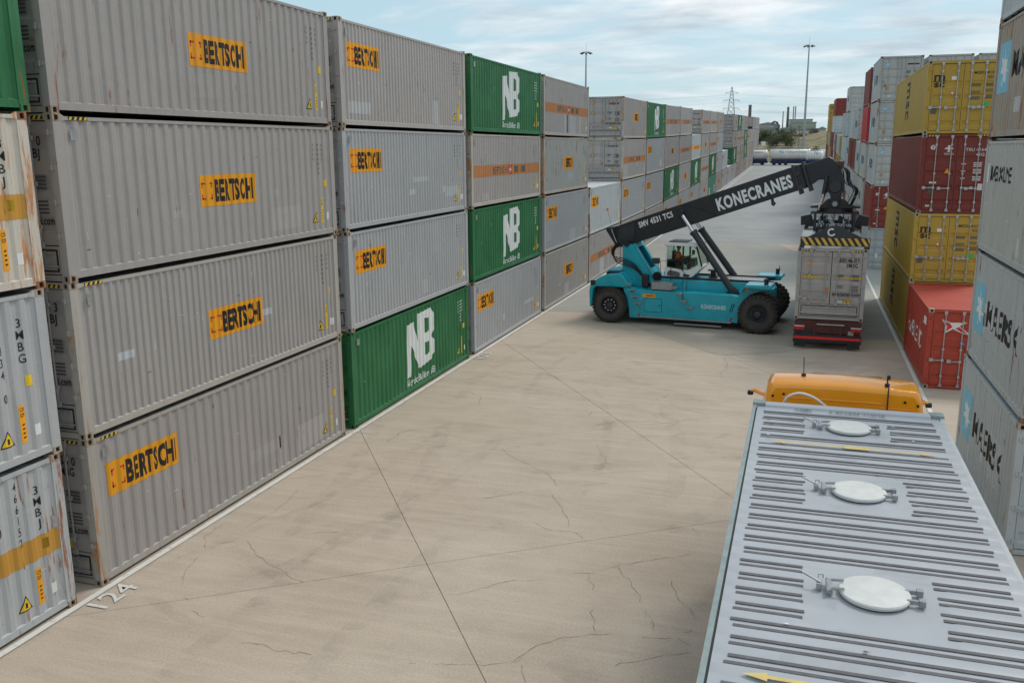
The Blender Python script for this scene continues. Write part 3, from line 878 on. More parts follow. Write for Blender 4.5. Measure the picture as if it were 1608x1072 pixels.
for lv, (col, dec, pitch, rust, tint, lab, big) in enumerate([
    ('silver', 'band_plain', .278, .30, .45, 'rust-streaked pale container with orange band, bottom left corner of the view', ('BUKU', '466152 1', '3MBJ')),
    ('lgrey', '', .278, .12, .75, 'clean light grey container with vertical serial number, left edge, above the banded one', ('', '467834 0', '3MBG')),
    ('cream', 'band_plain', .278, .58, .6, 'peeling rusty cream container with an ochre band at the left edge, third up', ('', '', '3MBJ')),
    ('green', '', .278, .45, .6, 'green container with a worn corner post at the top left edge', None)]):
    container((-LW / 2 + 0.0, y0 + (-.06, 0, .06, .15)[lv], lv * LH), 0, LW, LH, LL, col, pitch, '+', dec, 'bulk', '', 0, 0, lab, gl, rust=rust, tint=tint, marks=col != 'green', big=big, hazard=False)

# right row -------------------------------------------------------------
KR = {
 'y': ('yellow', 'msc_side', 'msc', .08, .5, 'mustard yellow container'),
 't': ('maroon', '', 'triton', .10, .5, 'brown-red container'),
 'k': ('mgrey', 'star', 'maersk', .28, .6, 'weathered grey container'),
 'l': ('mgrey', 'line_name', 'maersk', .28, .6, 'pale rust-speckled container with high lettering'),
 'h': ('tan', 'star_high', 'maersk', .40, .6, 'rusty tan container with blue star patch'),
 'c': ('bgrey', 'star', 'maersk', .30, .7, 'blue-grey container with light blue star patch'),
 'g': ('bgrey', '', 'plain', .2, .5, 'plain grey-blue container'),
 'R': ('red', '', 'hs_c', .1, .5, 'bright red container'),
 'o': ('orange', 'hs_side', 'flag', .22, .5, 'faded orange-red container with flag on door'),
 'n': ('brown', '', 'plain', .3, .5, 'brown container'),
 'a': ('gold', '', 'plain', .2, .5, 'ochre container'),
}
RX = 15.6; RW = 2.438
stacks = [
 (17.95, 6.058, 'cckhg', 'of nearest right stack', 0), (30.7, 6.058, 'o', 'alone before the yellow stack', 0), (36.95, 12.192, 'yyty', 'of long stack behind the orange-red one', 0),
 (61.0, 6.058, 'gtkkk', 'of tall stack past the yellow ones', 1), (70.3, 6.058, 'tkkRt', 'of right stack holding a bright red unit', 1),
 (76.8, 6.058, 'Rkk', 'of sixth stack, right row', 1), (83.5, 6.058, 'gktk', 'of four-high stack, right row', 1), (90.0, 6.058, 'kgtg', 'of seventh stack, right row', 1),
 (96.5, 6.058, 'tgk', 'of eighth stack, right row', 2), (104.0, 6.058, 'kgggk', 'of five-high grey stack, right row', 2),
 (110.6, 6.058, 'tggg', 'of tenth stack, right row', 2), (117.1, 6.058, 'gyy', 'of eleventh stack, right row', 2), (123.6, 6.058, 'tyg', 'of twelfth stack, right row', 2),
 (130.1, 6.058, 'nag', 'of thirteenth stack, right row', 2), (136.6, 6.058, 'ktn', 'of fourteenth stack, right row', 2), (143.1, 6.058, 'ngk', 'of fifteenth stack, right row', 2),
 (150.0, 12.19, 'tttgt', 'of tall red stack, right row', 2), (163.0, 6.058, 'gana', 'of stack behind the tall red one', 2), (169.5, 6.058, 'ngaa', 'of eighteenth stack, right row', 2),
 (176.0, 12.19, 'taga', 'of nineteenth stack, right row', 2), (190.0, 12.19, 'ttyyy', 'of farthest yellow-topped right stack', 2),
]
gr = 'containers stacked along the right side'
def rstack(x0, y0, L, s, where, lod, rowname=''):
    th = math.atan(GS(y0 + L / 2)); zz = 0.0; n = len(s)
    for lv, ch in enumerate(s):
        col, dec, end, rust, tint, wd = KR[ch]
        H = 2.896 if ch == 't' and L > 12 and lod == 0 else 2.591
        if (y0, lv) == (17.95, 2): col, dec, end, rust, tint, wd = KR['l']
        jx = random.uniform(-.03, .03)
        pos = 'topmost' if (lv == n - 1 and n > 1) else LV[lv]
        lab = '%s, %s %s' % (wd, pos, where) if n > 1 else '%s, %s' % (wd, where)
        tx = {'msc': {0: 'MSDU 426700|42G1', 1: 'MSDU 42671|42G1', 3: 'MSBU 4107|42G1'}.get(lv, 'MSBU 4107|42G1'), 'triton': 'TIIU 41645|45G1'}.get(end, '')
        container((x0 + RW / 2 + jx, y0 - math.sin(th) * zz, G(y0) + zz), 0, RW, H, L, col, .278 if y0 < 100 else .3, '-', dec, end, tx, lod, th, lab, gr,
                  rust=rust + random.uniform(-.05, .1), tint=tint + random.uniform(-.35, .35), marks=False, post=None)
        zz += H
for y0, L, s, where, lod in stacks: rstack(RX, y0, L, s, where, lod)
rstack(18.3, 61.0, 6.058, 'gkkkk', 'behind and right of tall grey stack', 1)
rstack(21.0, 61.0, 6.058, 'gkkkk', 'of farthest right stack behind yellow one', 1)
#@@MARK2
# ---------------------------------------------------------------- ground, slabs, paint
def ground_mat(name, c0, c1, c2, rot=0.0, brush=0.35, stain=0.35, bscale=1.0):
    k = NT(name); v = k.coords(world=True); vr = k.coords(world=True, scale=(0.25, 3.2, 1), rot=(0, 0, rot))
    vq = k.coords(world=True, scale=(0.28, 1.0, 1), rot=(0, 0, R(12)))
    a = k.noise(v, 0.22 * bscale, 6, 0.6, 0.4)
    c = k.mix(k.ramp(a, 0.34, 0.68), c4(c0), c4(c1))
    b = k.noise(v, 1.1, 7, 0.65, 0.2)
    c = k.mix(k.math('MULTIPLY', k.ramp(b, 0.46, 0.80), 0.55), c, c4(c2))
    st = k.noise(vr, 1.3, 6, 0.7)
    c = k.mix(k.math('MULTIPLY', k.ramp(st, 0.46, 0.74), brush), c, c4([x * 1.22 for x in c1]))
    ty = k.noise(vq, 0.75, 5, 0.62, 0.6)
    c = k.mix(k.math('MULTIPLY', k.ramp(ty, 0.52, 0.74), stain), c, c4([x * 0.72 for x in c2]))
    fine = k.noise(v, 26, 6, 0.75)
    c = k.mix(0.6, c, k.mix(k.ramp(fine, 0.3, 0.7), c4([0.52] * 3), c4([1.0] * 3)), 'MULTIPLY')
    sp = k.noise(v, 7.0, 8, 0.8)
    c = k.mix(k.math('MULTIPLY', k.ramp(sp, 0.66, 0.74), 0.35), c, c4([x * 0.5 for x in c2]))
    k.l(c, k.b.inputs['Base Color']); k.b.inputs['Roughness'].default_value = 0.86
    k.b.inputs['Specular IOR Level'].default_value = 0.3
    k.bump(k.math('ADD', k.math('MULTIPLY', k.noise(v, 60, 4, 0.7), 0.3), b), 0.3, 0.01)
    return k.m
CONC = ground_mat('concrete_beige', (0.50, 0.412, 0.328), (0.57, 0.482, 0.395), (0.42, 0.345, 0.275), R(-54.5), 0.45, 0.30)
CONC_D = ground_mat('concrete_dark_patch', (0.42, 0.365, 0.305), (0.48, 0.42, 0.355), (0.34, 0.30, 0.25), R(-54.5), 0.25, 0.5)
ASPH = ground_mat('pavement_grey', (0.365, 0.36, 0.335), (0.41, 0.40, 0.37), (0.315, 0.312, 0.295), R(5), 0.25, 0.35)
ASPH2 = ground_mat('pavement_light_grey', (0.36, 0.375, 0.385), (0.42, 0.43, 0.435), (0.30, 0.31, 0.32), R(86), 0.35, 0.45, 0.6)
GRND = ground_mat('yard_ground', (0.25, 0.24, 0.22), (0.31, 0.29, 0.26), (0.20, 0.19, 0.175))
def linepaint(name, col, under):
    k = NT(name); v = k.coords(world=True)
    m = k.ramp(k.noise(v, 5.0, 8, 0.75), 0.54, 0.66)
    c = k.mix(k.math('MULTIPLY', m, 0.8), c4(col), c4(under))
    c = k.mix(k.math('MULTIPLY', k.ramp(k.noise(v, 1.2, 4), .45, .7), .3), c, c4([x * .7 for x in col]))
    k.l(c, k.b.inputs['Base Color']); k.b.inputs['Roughness'].default_value = 0.75
    return k.m
LINE = linepaint('road_paint_white', (0.66, 0.65, 0.61), (0.38, 0.33, 0.27))
JOINT = plain('joint_filler', (0.06, 0.05, 0.045), 0.9)
CRACK = plain('crack_dark', (0.17, 0.15, 0.13), 0.95, var=0.5, scale=2.5)

def sheet(name, xs, ys, dz, mat, kind='structure', parent=None):
    v = []; f = []; nx = len(xs)
    for y in ys:
        for x in xs: v.append((x, y, G(y) + (dz(y) if callable(dz) else dz)))
    for j in range(len(ys) - 1):
        for i in range(nx - 1):
            a = j * nx + i; f.append((a, a + 1, a + nx + 1, a + nx))
    me = bpy.data.meshes.new(name); me.from_pydata(v, [], f); me.materials.append(mat)
    o = link(name, me, parent)
    if kind: o['kind'] = kind
    return o
YS = [-400, -60, -10, 0, 10, 20, 30, 40, 47.0, 47.4] + list(range(50, 82, 2)) + [90, 120, 160, 200, 236]
ground = sheet('ground', [-900, -200, -60, -20, 0, 16, 40, 80, 250, 900], YS, lambda y: -0.03 if y <= 47.0 else 0.0, GRND)

# concrete slabs, cast on the skew; every slab its own piece
e1 = Vector((0.58, -0.8146)); e2 = Vector((0.8146, 0.58)); O0 = Vector((5.19, 14.34))
def clip(poly, nx, ny, d):
    out = []
    for i in range(len(poly)):
        a = poly[i]; b = poly[(i + 1) % len(poly)]
        da = a[0] * nx + a[1] * ny - d; db = b[0] * nx + b[1] * ny - d
        if da <= 0: out.append(a)
        if da * db < 0:
            t = da / (da - db); out.append((a[0] + (b[0] - a[0]) * t, a[1] + (b[1] - a[1]) * t))
    return out
for i in range(-9, 10):
    for j in range(-8, 9):
        g = 0.0045
        c = []
        for a, b in ((0, 0), (1, 0), (1, 1), (0, 1)):
            p = O0 + e2 * ((i + a) * 7.2 + (g if a == 0 else -g)) + e1 * ((j + b) * 6.6 + (g if b == 0 else -g)); c.append((p.x, p.y))
        for q in ((1, 0, 32), (-1, 0, 12), (0, 1, 47), (0, -1, 8)):
            c = clip(c, *q)
            if len(c) < 3: break
        if len(c) < 3: continue
        area = abs(sum(c[k][0] * c[(k + 1) % len(c)][1] - c[(k + 1) % len(c)][0] * c[k][1] for k in range(len(c)))) / 2
        if area < 0.3: continue
        z = random.uniform(-0.003, 0.0)
        m = MB().prism(c, -0.028, z, 'z')
        o = m.build('concrete_slab', CONC, ground); 
        b = o.modifiers.new('bevel', 'BEVEL'); b.width = 0.006; b.segments = 1

# darker and greyer paving further down the lane
def poly_sheet(name, pts, z, mat):
    me = bpy.data.meshes.new(name); me.from_pydata([(p[0], p[1], z) for p in pts], [], [tuple(range(len(pts)))]); me.materials.append(mat)
    o = link(name, me); o['kind'] = 'structure'; return o
poly_sheet('pavement', [(-3, 41.0), (0, 41.0), (2.3, 41.2), (11.0, 42.3), (12.0, 41.0), (14.3, 38.2), (18.5, 38.9), (18.5, 50), (-3, 50)], 0.004, ASPH)
poly_sheet('darker_paving', [(5.7, 37.2), (8.84, 33.57), (11.2, 34.8), (14.3, 38.19), (12.0, 40.99), (11.0, 42.29), (2.3, 41.19)], 0.004, CONC_D)  # darker patch of concrete in front of the reach stacker
sheet('pavement', [-3, 18.5], [50, 52, 54, 56, 58, 60, 62, 64, 66, 68, 70, 72, 74], 0.004, ASPH)
sheet('roadway', [-3, 18.5], [74, 76, 78, 80, 90, 110, 140, 180, 214], 0.005, ASPH2)
sheet('roadway', [-60, 60], [214, 236], 0.006, ASPH2)
me = bpy.data.meshes.new('concrete_patch'); me.from_pydata([(9.9, 73.4, G(73.4) + .009), (11.2, 69.1, G(69.1) + .009), (15.3, 68.8, G(68.8) + .009), (15.3, 73.6, G(73.6) + .009)], [], [(0, 1, 2, 3)])
me.materials.append(CONC); tag(link('concrete_patch', me), kind='structure')
CRACKS = [[(1.26,12.36),(1.03,12.71),(0.91,13.12),(0.88,13.36)],[(0.38,14.16),(0.74,13.71)],[(0.38,14.16),(0.34,14.55),(0.4,14.77)],[(0.9,13.7),(0.91,13.97),(1.15,14.18)],[(1.6,11.92),(1.86,11.76)],[(2.03,11.54),(2.54,11.3),(3.0,11.06),(3.43,10.56),(3.61,10.4),(4.18,10.29),(4.55,10.19)],[(3.39,10.92),(3.81,10.99),(4.07,10.88),(4.43,10.89),(4.93,11.11),(5.39,11.16),(6.05,11.15),(6.64,11.26),(7.35,11.45),(7.55,11.58),(7.84,11.85)],[(1.34,14.2),(1.85,13.75),(2.68,13.33),(3.36,13.01)],[(0.93,14.59),(1.04,15.74),(0.97,16.49),(0.81,17.09)],[(0.12,17.44),(0.92,17.96),(2.05,18.71)],[(1.14,16.54),(2.36,17.02),(3.12,17.17)],[(2.45,15.26),(2.95,15.89),(3.55,16.51),(4.05,16.88),(4.75,17.4)],[(2.39,14.93),(3.29,15.22),(4.33,15.83),(5.29,16.6)],[(0.98,20.88),(1.83,21.02),(2.66,21.73)],[(5.98,13.32),(6.14,13.4),(6.49,13.76),(6.82,14.1),(7.48,14.39),(7.84,14.71),(8.25,14.89),(8.61,15.28),(8.81,15.42),(9.27,15.8),(9.93,16.23)],[(8.65,15.29),(8.91,14.87),(9.25,14.17),(9.47,13.68),(9.67,13.21)],[(8.2,14.86),(8.43,14.07),(8.57,13.4),(8.78,12.84)],[(7.75,11.66),(7.94,12.19),(8.31,12.6),(8.78,12.82),(9.39,12.97),(10.03,13.12),(10.25,13.42)],[(10.03,13.12),(10.29,12.91)],[(7.88,11.65),(8.09,11.23)],[(8.52,11.36),(8.7,11.68),(8.98,11.91),(9.18,11.98),(9.3,12.14),(9.68,12.37),(10.04,12.59),(10.33,12.72)],[(6.57,18.28),(6.89,17.78),(7.26,17.0),(7.33,16.56),(7.93,16.22)],[(7.9,15.72),(8.25,15.21)],[(9.73,17.55),(10.03,16.98)],[(9.64,15.06),(9.86,14.44),(10.15,14.02),(10.31,13.74)],[(5.12,17.72),(5.82,18.3),(6.37,18.57)],[(6.55,16.79),(7.06,16.48),(7.46,16.55),(7.86,16.23)],[(5.29,27.63),(5.91,26.57),(6.18,25.9)],[(6.67,26.05),(7.28,26.23)],[(6.83,26.03),(7.51,25.57),(7.94,24.86)],[(5.59,30.38),(6.31,29.14),(7.25,27.33),(8.22,27.25),(9.16,26.99)],[(8.03,26.39),(8.67,26.02),(9.34,25.69)],[(8.26,23.98),(8.6,24.76),(8.85,25.23)],[(6.29,29.99),(7.25,30.93)],[(4.42,21.06),(4.99,20.43),(5.72,19.9),(6.19,19.48),(6.59,18.86)],[(5.11,17.72),(6.02,18.39),(6.34,18.59),(6.88,17.78)],[(6.7,18.83),(7.43,19.31),(8.04,19.76)],[(7.15,19.91),(8.33,20.55)],[(6.74,22.09),(7.58,20.18),(8.03,19.69)],[(9.09,33.67),(9.91,34.37)],[(9.56,32.16),(10.28,31.45)],[(2.35,26.63),(3.6,27.66)],[(9.16,21.16),(9.49,21.21),(10.34,21.89)],[(3.23,29.69),(4.62,30.56),(6.51,32.08),(7.37,32.66)]]
def ribbon(name, lines, mat, z, wmin, wmax, jit, step=0.22, kind='stuff', parent=None, gap=0.0):
    v = []; f = []; rnd = random.Random(3)
    for ln in lines:
        pts = []
        for (a, b) in zip(ln, ln[1:]):
            d = math.hypot(b[0] - a[0], b[1] - a[1]); n = max(1, int(d / step))
            nx_, ny_ = (-(b[1] - a[1]) / max(d, 1e-6), (b[0] - a[0]) / max(d, 1e-6))
            for i in range(n):
                t = i / n; q = (q * .75 + rnd.gauss(0, jit)) if i else 0
                pts.append((a[0] + (b[0] - a[0]) * t + nx_ * q, a[1] + (b[1] - a[1]) * t + ny_ * q))
        pts.append(ln[-1]); n = len(pts); base = len(v)
        for i, p in enumerate(pts):
            a = pts[max(0, i - 1)]; b = pts[min(n - 1, i + 1)]; d = Vector((b[0] - a[0], b[1] - a[1]))
            if d.length < 1e-6: d = Vector((1, 0))
            d.normalize(); w_ = rnd.uniform(wmin, wmax) * (0.4 if i in (0, n - 1) else 1)
            v += [(p[0] - d.y * w_, p[1] + d.x * w_, G(p[1]) + z), (p[0] + d.y * w_, p[1] - d.x * w_, G(p[1]) + z)]
        off = False
        for i in range(n - 1):
            if gap and rnd.random() < .12: off = rnd.random() < gap
            q = base + 2 * i
            if not off: f.append((q, q + 1, q + 3, q + 2))
    me = bpy.data.meshes.new(name); me.from_pydata(v, [], f); me.materials.append(mat)
    o = link(name, me, parent)
    if kind: o['kind'] = kind
    return o
ribbon('cracks', CRACKS, CRACK, 0.0035, 0.0010, 0.0048, 0.022, 0.09, parent=ground, gap=.45)
rr = random.Random(11)
ext = []
for i in range(16):
    x, y = rr.uniform(1.5, 14), rr.uniform(22, 44); a = rr.uniform(0, 6.28); l = [(x, y)]
    for s_ in range(rr.randint(2, 5)):
        a += rr.uniform(-.6, .6); x += math.cos(a) * rr.uniform(.4, 1.3); y += math.sin(a) * rr.uniform(.4, 1.3); l.append((x, y))
    ext.append(l)
ribbon('cracks', ext, CRACK, 0.0085, 0.0015, 0.007, 0.03, 0.10, parent=ground, gap=.4)
# tyre tracks, stains and dark ribbons at the row bases
k = NT('tyre_and_base_marks'); v = k.coords(world=True)
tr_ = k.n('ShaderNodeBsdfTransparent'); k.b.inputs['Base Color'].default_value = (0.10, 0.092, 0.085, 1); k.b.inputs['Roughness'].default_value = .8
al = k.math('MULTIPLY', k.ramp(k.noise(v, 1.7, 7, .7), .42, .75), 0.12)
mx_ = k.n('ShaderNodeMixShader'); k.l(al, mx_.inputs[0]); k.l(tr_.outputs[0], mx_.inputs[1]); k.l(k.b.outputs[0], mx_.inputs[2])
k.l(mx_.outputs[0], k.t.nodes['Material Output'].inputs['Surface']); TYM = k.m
rr = random.Random(5); tl_ = []
for i in range(13):
    x = rr.uniform(2, 13.5); y = rr.uniform(6, 34); a = R(rr.choice([84, 96, 70, 110, 60, 40, 150])) + rr.uniform(-.15, .15); cv = rr.uniform(-.05, .05); L1 = []
    for j in range(rr.randint(8, 22)):
        L1.append((x, y)); a += cv; x += math.cos(a) * .8; y += math.sin(a) * .8
        if not (.8 < x < 15.0 and 3 < y < 44): break
    if len(L1) < 4: continue
    off = rr.choice([1.9, 2.0])
    tl_.append((L1, rr.uniform(.10, .22)))
    dx_, dy_ = L1[1][0] - L1[0][0], L1[1][1] - L1[0][1]; q_ = math.hypot(dx_, dy_)
    tl_.append(([(p_[0] - dy_ / q_ * off, p_[1] + dx_ / q_ * off) for p_ in L1], rr.uniform(.10, .2)))
for i, (ln, w_) in enumerate(tl_): ribbon('tyre_track', [ln], TYM, 0.0095 + i * .0001, w_, w_ * 1.15, 0.006, .4, parent=ground)
for i in range(22):
    x, y = rr.uniform(1.5, 14.5), rr.uniform(8, 42); r_ = rr.uniform(.08, .45); n_ = 12
    pts_ = [(x + r_ * rr.uniform(.6, 1.3) * math.cos(j * 6.283 / n_), y + r_ * rr.uniform(.6, 1.3) * math.sin(j * 6.283 / n_), .0125 + i * .0001) for j in range(n_)]
    me = bpy.data.meshes.new('stain'); me.from_pydata(pts_, [], [tuple(range(n_))]); me.materials.append(TYM); o = link('stain', me, ground); o['kind'] = 'stuff'
ribbon('base_ribbon', [[(0.02, y) for y in range(2, 48, 1)]], TYM, 0.0118, .16, .30, .02, .5, parent=ground)  # thin darker ribbons along the foot of both container rows
ribbon('base_ribbon', [[(15.62, y) for y in range(30, 48, 1)]], TYM, 0.0118, .14, .26, .02, .5, parent=ground)
# painted lines
def strip(name, pts, w_, z=0.0165):
    return ribbon(name, [pts], LINE, z, w_ / 2, w_ / 2, 0.0, 1.0, kind='structure')
yy = [(-6 + i * 4) for i in range(14)] + [50 + 2 * i for i in range(16)] + [90, 120, 160, 200, 214]
strip('lane_line', [(0.10, y) for y in yy], 0.13)
strip('lane_line', [(15.48, y) for y in yy], 0.12)
strip('lane_line', [(0.62, y) for y in [100, 120, 160, 200, 214]], 0.12)
for y in (21.25, 40.42, 59.8):
    strip('bay_tick', [(0.16, y), (0.62, y + 0.02)], 0.07)
strip('lane_line', [(14.4, 51.2), (15.42, 51.3)], 0.08)
strip('lane_line', [(5.0, 74.2), (11.0, 75.0)], 0.10)
def ground_text(txt, x, y, h, ln, label, ang=90):
    """stencilled number read with its top towards -X"""
    ls = words(txt, 0, 0, h, 0.008, 1.0, fit=ln)
    ca, sa = math.cos(R(ang)), math.sin(R(ang))
    me = flat_mesh('bay_number', [(ls, LINE, 0)], lambda u, v, l: (x + u * ca - v * sa, y + u * sa + v * ca, 0.0175))
    o = link('bay_number', me); o['kind'] = 'structure'
#GT
ground_text('124', 0.62, 11.15, 0.42, 0.85, '')
ground_text('123', 0.60, 30.55, 0.42, 0.95, '')
# ---------------------------------------------------------------- shared vehicle materials
TEAL = plain('reach_stacker_teal', (0.004, 0.37, 0.47), 0.38, 0.0, 0.10, scale=2.5, coat=0.2, bump=0.04)
TEAL2 = plain('reach_stacker_teal_worn', (0.05, 0.33, 0.37), 0.5, 0.0, 0.2, scale=5)
BLK = plain('machine_black', (0.011, 0.014, 0.019), 0.42, 0.0, 0.25, scale=2.0, coat=0.1)
BLK2 = plain('machine_charcoal', (0.026, 0.032, 0.041), 0.45, 0.0, 0.2, scale=3)
RUB = plain('tyre_rubber', (0.030, 0.027, 0.025), 0.85, 0.0, 0.35, scale=5, bump=0.2)
RUBD = plain('tyre_sidewall_dusty', (0.065, 0.057, 0.05), 0.9, 0.0, 0.25, scale=4)
CHROME = plain('polished_piston_rod', (0.75, 0.76, 0.78), 0.12, 1.0, 0.03)
WHT = plain('cab_white', (0.74, 0.75, 0.75), 0.4, 0.0, 0.08, scale=3)
GRYP = plain('grey_plastic', (0.10, 0.11, 0.13), 0.5)
HOSE = plain('hydraulic_hose', (0.012, 0.012, 0.013), 0.55)
TREAD = plain('aluminium_tread', (0.33, 0.34, 0.34), 0.5, 0.4, 0.2, scale=12)
CABO = plain('cab_orange', (0.90, 0.325, 0.004), 0.25, 0.0, 0.05, scale=2.0, coat=0.6)
REDL = plain('red_lens', (0.45, 0.01, 0.012), 0.25)
WLENS = plain('white_lens', (0.6, 0.6, 0.58), 0.25)
AMB = plain('amber_lens', (0.85, 0.22, 0.01), 0.3)
DRED = plain('trailer_oxide_red', (0.085, 0.018, 0.015), 0.6, 0.0, 0.3, scale=5)
YELP = plain('hazard_yellow', (0.62, 0.40, 0.06), 0.5, 0, 0.15)
ORW = plain('label_orange', (0.80, 0.35, 0.02), 0.5)
PWH = plain('lettering_white', (0.72, 0.74, 0.75), 0.5, 0.0, 0.05)
def glass_mat(name, tint, mixf):
    k = NT(name); t = k.t
    tr = k.n('ShaderNodeBsdfTransparent'); tr.inputs['Color'].default_value = c4(tint)
    gl = k.n('ShaderNodeBsdfGlossy'); gl.inputs['Roughness'].default_value = 0.03
    fr = k.n('ShaderNodeFresnel'); fr.inputs['IOR'].default_value = 1.5
    ad = k.math('ADD', k.math('MULTIPLY', fr.outputs[0], .45), mixf)
    mx = k.n('ShaderNodeMixShader'); k.l(ad, mx.inputs[0]); k.l(tr.outputs[0], mx.inputs[1]); k.l(gl.outputs[0], mx.inputs[2])
    k.l(mx.outputs[0], t.nodes['Material Output'].inputs['Surface']); return k.m
GLASS = glass_mat('green_tinted_glass', (0.88, 0.97, 0.93), 0.0)
GLASSD = glass_mat('dark_tinted_glass', (0.10, 0.11, 0.11), 0.03)

def wheel(parent, x, y, r, w_, side, lugs=26, rim=0.5, deep=True):
    """tyre and rim; axle along local y; side -1 looks towards -y"""
    t = empty('wheel', (x, y, r)); t.parent = parent
    m = MB()
    m.lathe([(-w_ / 2 + .05, r * rim), (-w_ / 2, r * .66), (-w_ / 2 + .01, r * .86), (-w_ / 2 + .06, r * .955), (w_ / 2 - .06, r * .955), (w_ / 2 - .01, r * .86), (w_ / 2, r * .66), (w_ / 2 - .05, r * rim), (0, r * rim * .98), (-w_ / 2 + .05, r * rim)], (0, 0, 0), 'y', 40, caps=False)
    tb = m.build('tyre', RUBD, t, smooth=35)
    if lugs:
        m = MB()
        for i in range(lugs):
            a = 2 * math.pi * i / lugs
            for s in (-1, 1):
                aa = a + (math.pi / lugs if s > 0 else 0); da = math.pi / lugs * 0.55
                v = []
                for (yy_, off) in ((s * w_ * .5, 0.0), (s * 0.02, 0.18)):
                    for (rad, k) in ((r * .945, 1.0), (r * .992, .85)):
                        for q in (-1, 1):
                            an = aa + off * s * 0.5 + q * da * k
                            v.append((rad * math.cos(an), yy_ * (1.0 if rad < r * .98 else 0.97), rad * math.sin(an)))
                m.add(v, [(0, 1, 3, 2), (4, 6, 7, 5), (0, 4, 5, 1), (2, 3, 7, 6), (0, 2, 6, 4), (1, 5, 7, 3)])
                v2 = []
                for rad, k in ((r * .80, 1.0), (r * .95, 1.0)):
                    for q in (-1, 1):
                        an = aa + q * da * k; v2.append((rad * math.cos(an), s * (w_ * .5 - .002), rad * math.sin(an)))
                        v2.append((rad * math.cos(an), s * (w_ * .5 + .012), rad * math.sin(an)))
                m.add(v2, [(0, 1, 3, 2), (4, 6, 7, 5), (1, 5, 7, 3), (0, 2, 6, 4), (0, 4, 5, 1), (2, 3, 7, 6)])
        o = m.build('tread_lugs', RUB, tb); o['kind'] = 'stuff'
    m = MB(); y0 = side * (w_ / 2 - .04); y1 = side * (w_ / 2 - (.20 if deep else .08))
    m.lathe([(y1, 0.02), (y1, r * rim * .80), (y0, r * rim * .96), (y0 + side * .012, r * rim), (y1, r * rim * 1.02)], (0, 0, 0), 'y', 32)
    rm = m.build('rim', BLK2, t, smooth=30)
    m = MB(); m.lathe([(y1, r * rim * .42), (y1 + side * .10, r * rim * .36), (y1 + side * .13, .02)], (0, 0, 0), 'y', 20)
    m.build('hub', BLK2, rm, smooth=40)
    m = MB(); n = 12 if not deep else 10
    for i in range(n):
        a = 2 * math.pi * i / n; c = (math.cos(a) * r * rim * .62, 0, math.sin(a) * r * rim * .62)
        m.cyl((c[0], y1, c[2]), (c[0], y1 + side * .06, c[2]), .038, 6)
    o = m.build('wheel_nuts', STEEL if deep else BLK2, rm); o['kind'] = 'stuff'
    return t

# ---------------------------------------------------------------- reach stacker
RS = empty('reach_stacker', (3.67, 40.8, 0.0), R(-5.8), 0, 'teal and black reach stacker with its boom over the grey container lorry', 'reach stacker')
NY = -1.62
# chassis
m = MB()
for s in (-1, 1):
    m.prism([(0.98, .33), (5.6, .36), (5.72, 1.0), (5.80, 1.45), (5.45, 1.50), (0.70, 1.52), (0.80, 1.1)], s * 1.62, s * 0.95, 'y')
ch = m.build('chassis', TEAL, RS, bevel=0.02); ch['kind'] = 'stuff'
m = MB(); m.box(1.2, 6.1, -.94, .94, .55, 1.96); m.box(-0.7, 1.2, -.9, .9, .6, 1.4); m.box(6.1, 7.0, -.55, .55, .6, 1.7)
m.build('main_frame', TEAL, RS, bevel=0.015)
# rear counterweight hood
m = MB()
hood = [(-.93, .62), (-.96, 1.35), (-.90, 1.62), (-.66, 1.86), (-.40, 2.03), (-.06, 2.14), (.42, 2.18), (.62, 2.08), (.88, 1.72), (.90, 1.56), (.62, 1.56), (-.60, 1.56), (-.76, 1.45), (-.80, .62)]
m.prism(hood, -1.62, 1.62, 'y'); m.build('rear_hood', TEAL, RS, smooth=30, bevel=0.05)
m = MB(); m.box(-.80, .9, -1.25, 1.25, .75, 1.56); m.build('counterweight', BLK, RS)
m = MB(); m.box(-0.30, .30, -.9, .9, 2.10, 2.24); 
for i in range(6): m.box(-.25 + i * .10, -.20 + i * .10, -1.3, -.93, 2.10, 2.19, 1)
m.build('hood_vents', [TEAL, HOLE], RS)
for s in (-1, 1):
    m = MB(); m.prism([(.66, 1.56), (.90, 1.58), (1.18, 1.52), (1.52, .33), (1.46, .26), (.97, .26), (.93, .75), (.84, 1.15), (.70, 1.40)], s * 1.66, s * 1.10, 'y')
    m.build('rear_mudguard', TEAL, RS, bevel=0.012)
    m = MB(); m.prism([(5.30, .35), (5.73, .32), (5.76, .95), (5.92, 1.32), (6.20, 1.58), (6.60, 1.76), (7.02, 1.80), (7.02, 2.0), (6.10, 2.03), (5.80, 1.72), (5.68, 1.30)], s * 1.68, s * 1.58, 'y')
    m.prism([(6.02, 1.93), (7.08, 1.90), (7.15, 1.98), (7.08, 2.06), (6.05, 2.05), (5.8, 1.75), (5.86, 1.68)], s * 2.12, s * 1.05, 'y')
    m.build('front_mudguard', TEAL, RS, bevel=0.012)
    m = MB(); m.cyl((6.85, s * 1.75, 2.05), (6.85, s * 1.75, 2.30), .09, 10); m.cyl((6.92, s * 1.82, 2.2), (6.92, s * 1.82, 2.42), .02, 6)
    m.build('work_lamp', BLK, RS, smooth=40)
m = MB(); m.box(1.45, 5.45, -1.70, -1.60, .30, .36); m.build('side_step_rail', TREAD, RS)
m = MB(); m.box(3.0, 5.05, -1.74, -1.56, .10, .15); m.build('lower_step', TREAD, RS, bevel=.01)
m = MB(); m.box(1.9, 6.9, -.80, -.72, 1.97, 2.06); m.build('deck_rail', BLK, RS)
m = MB(); m.box(1.9, 6.9, .72, .80, 1.97, 2.06); m.build('deck_rail', BLK, RS)
m = MB(); m.box(4.1, 6.5, -.72, .72, 1.96, 2.0); m.build('deck_plate', TREAD, RS)
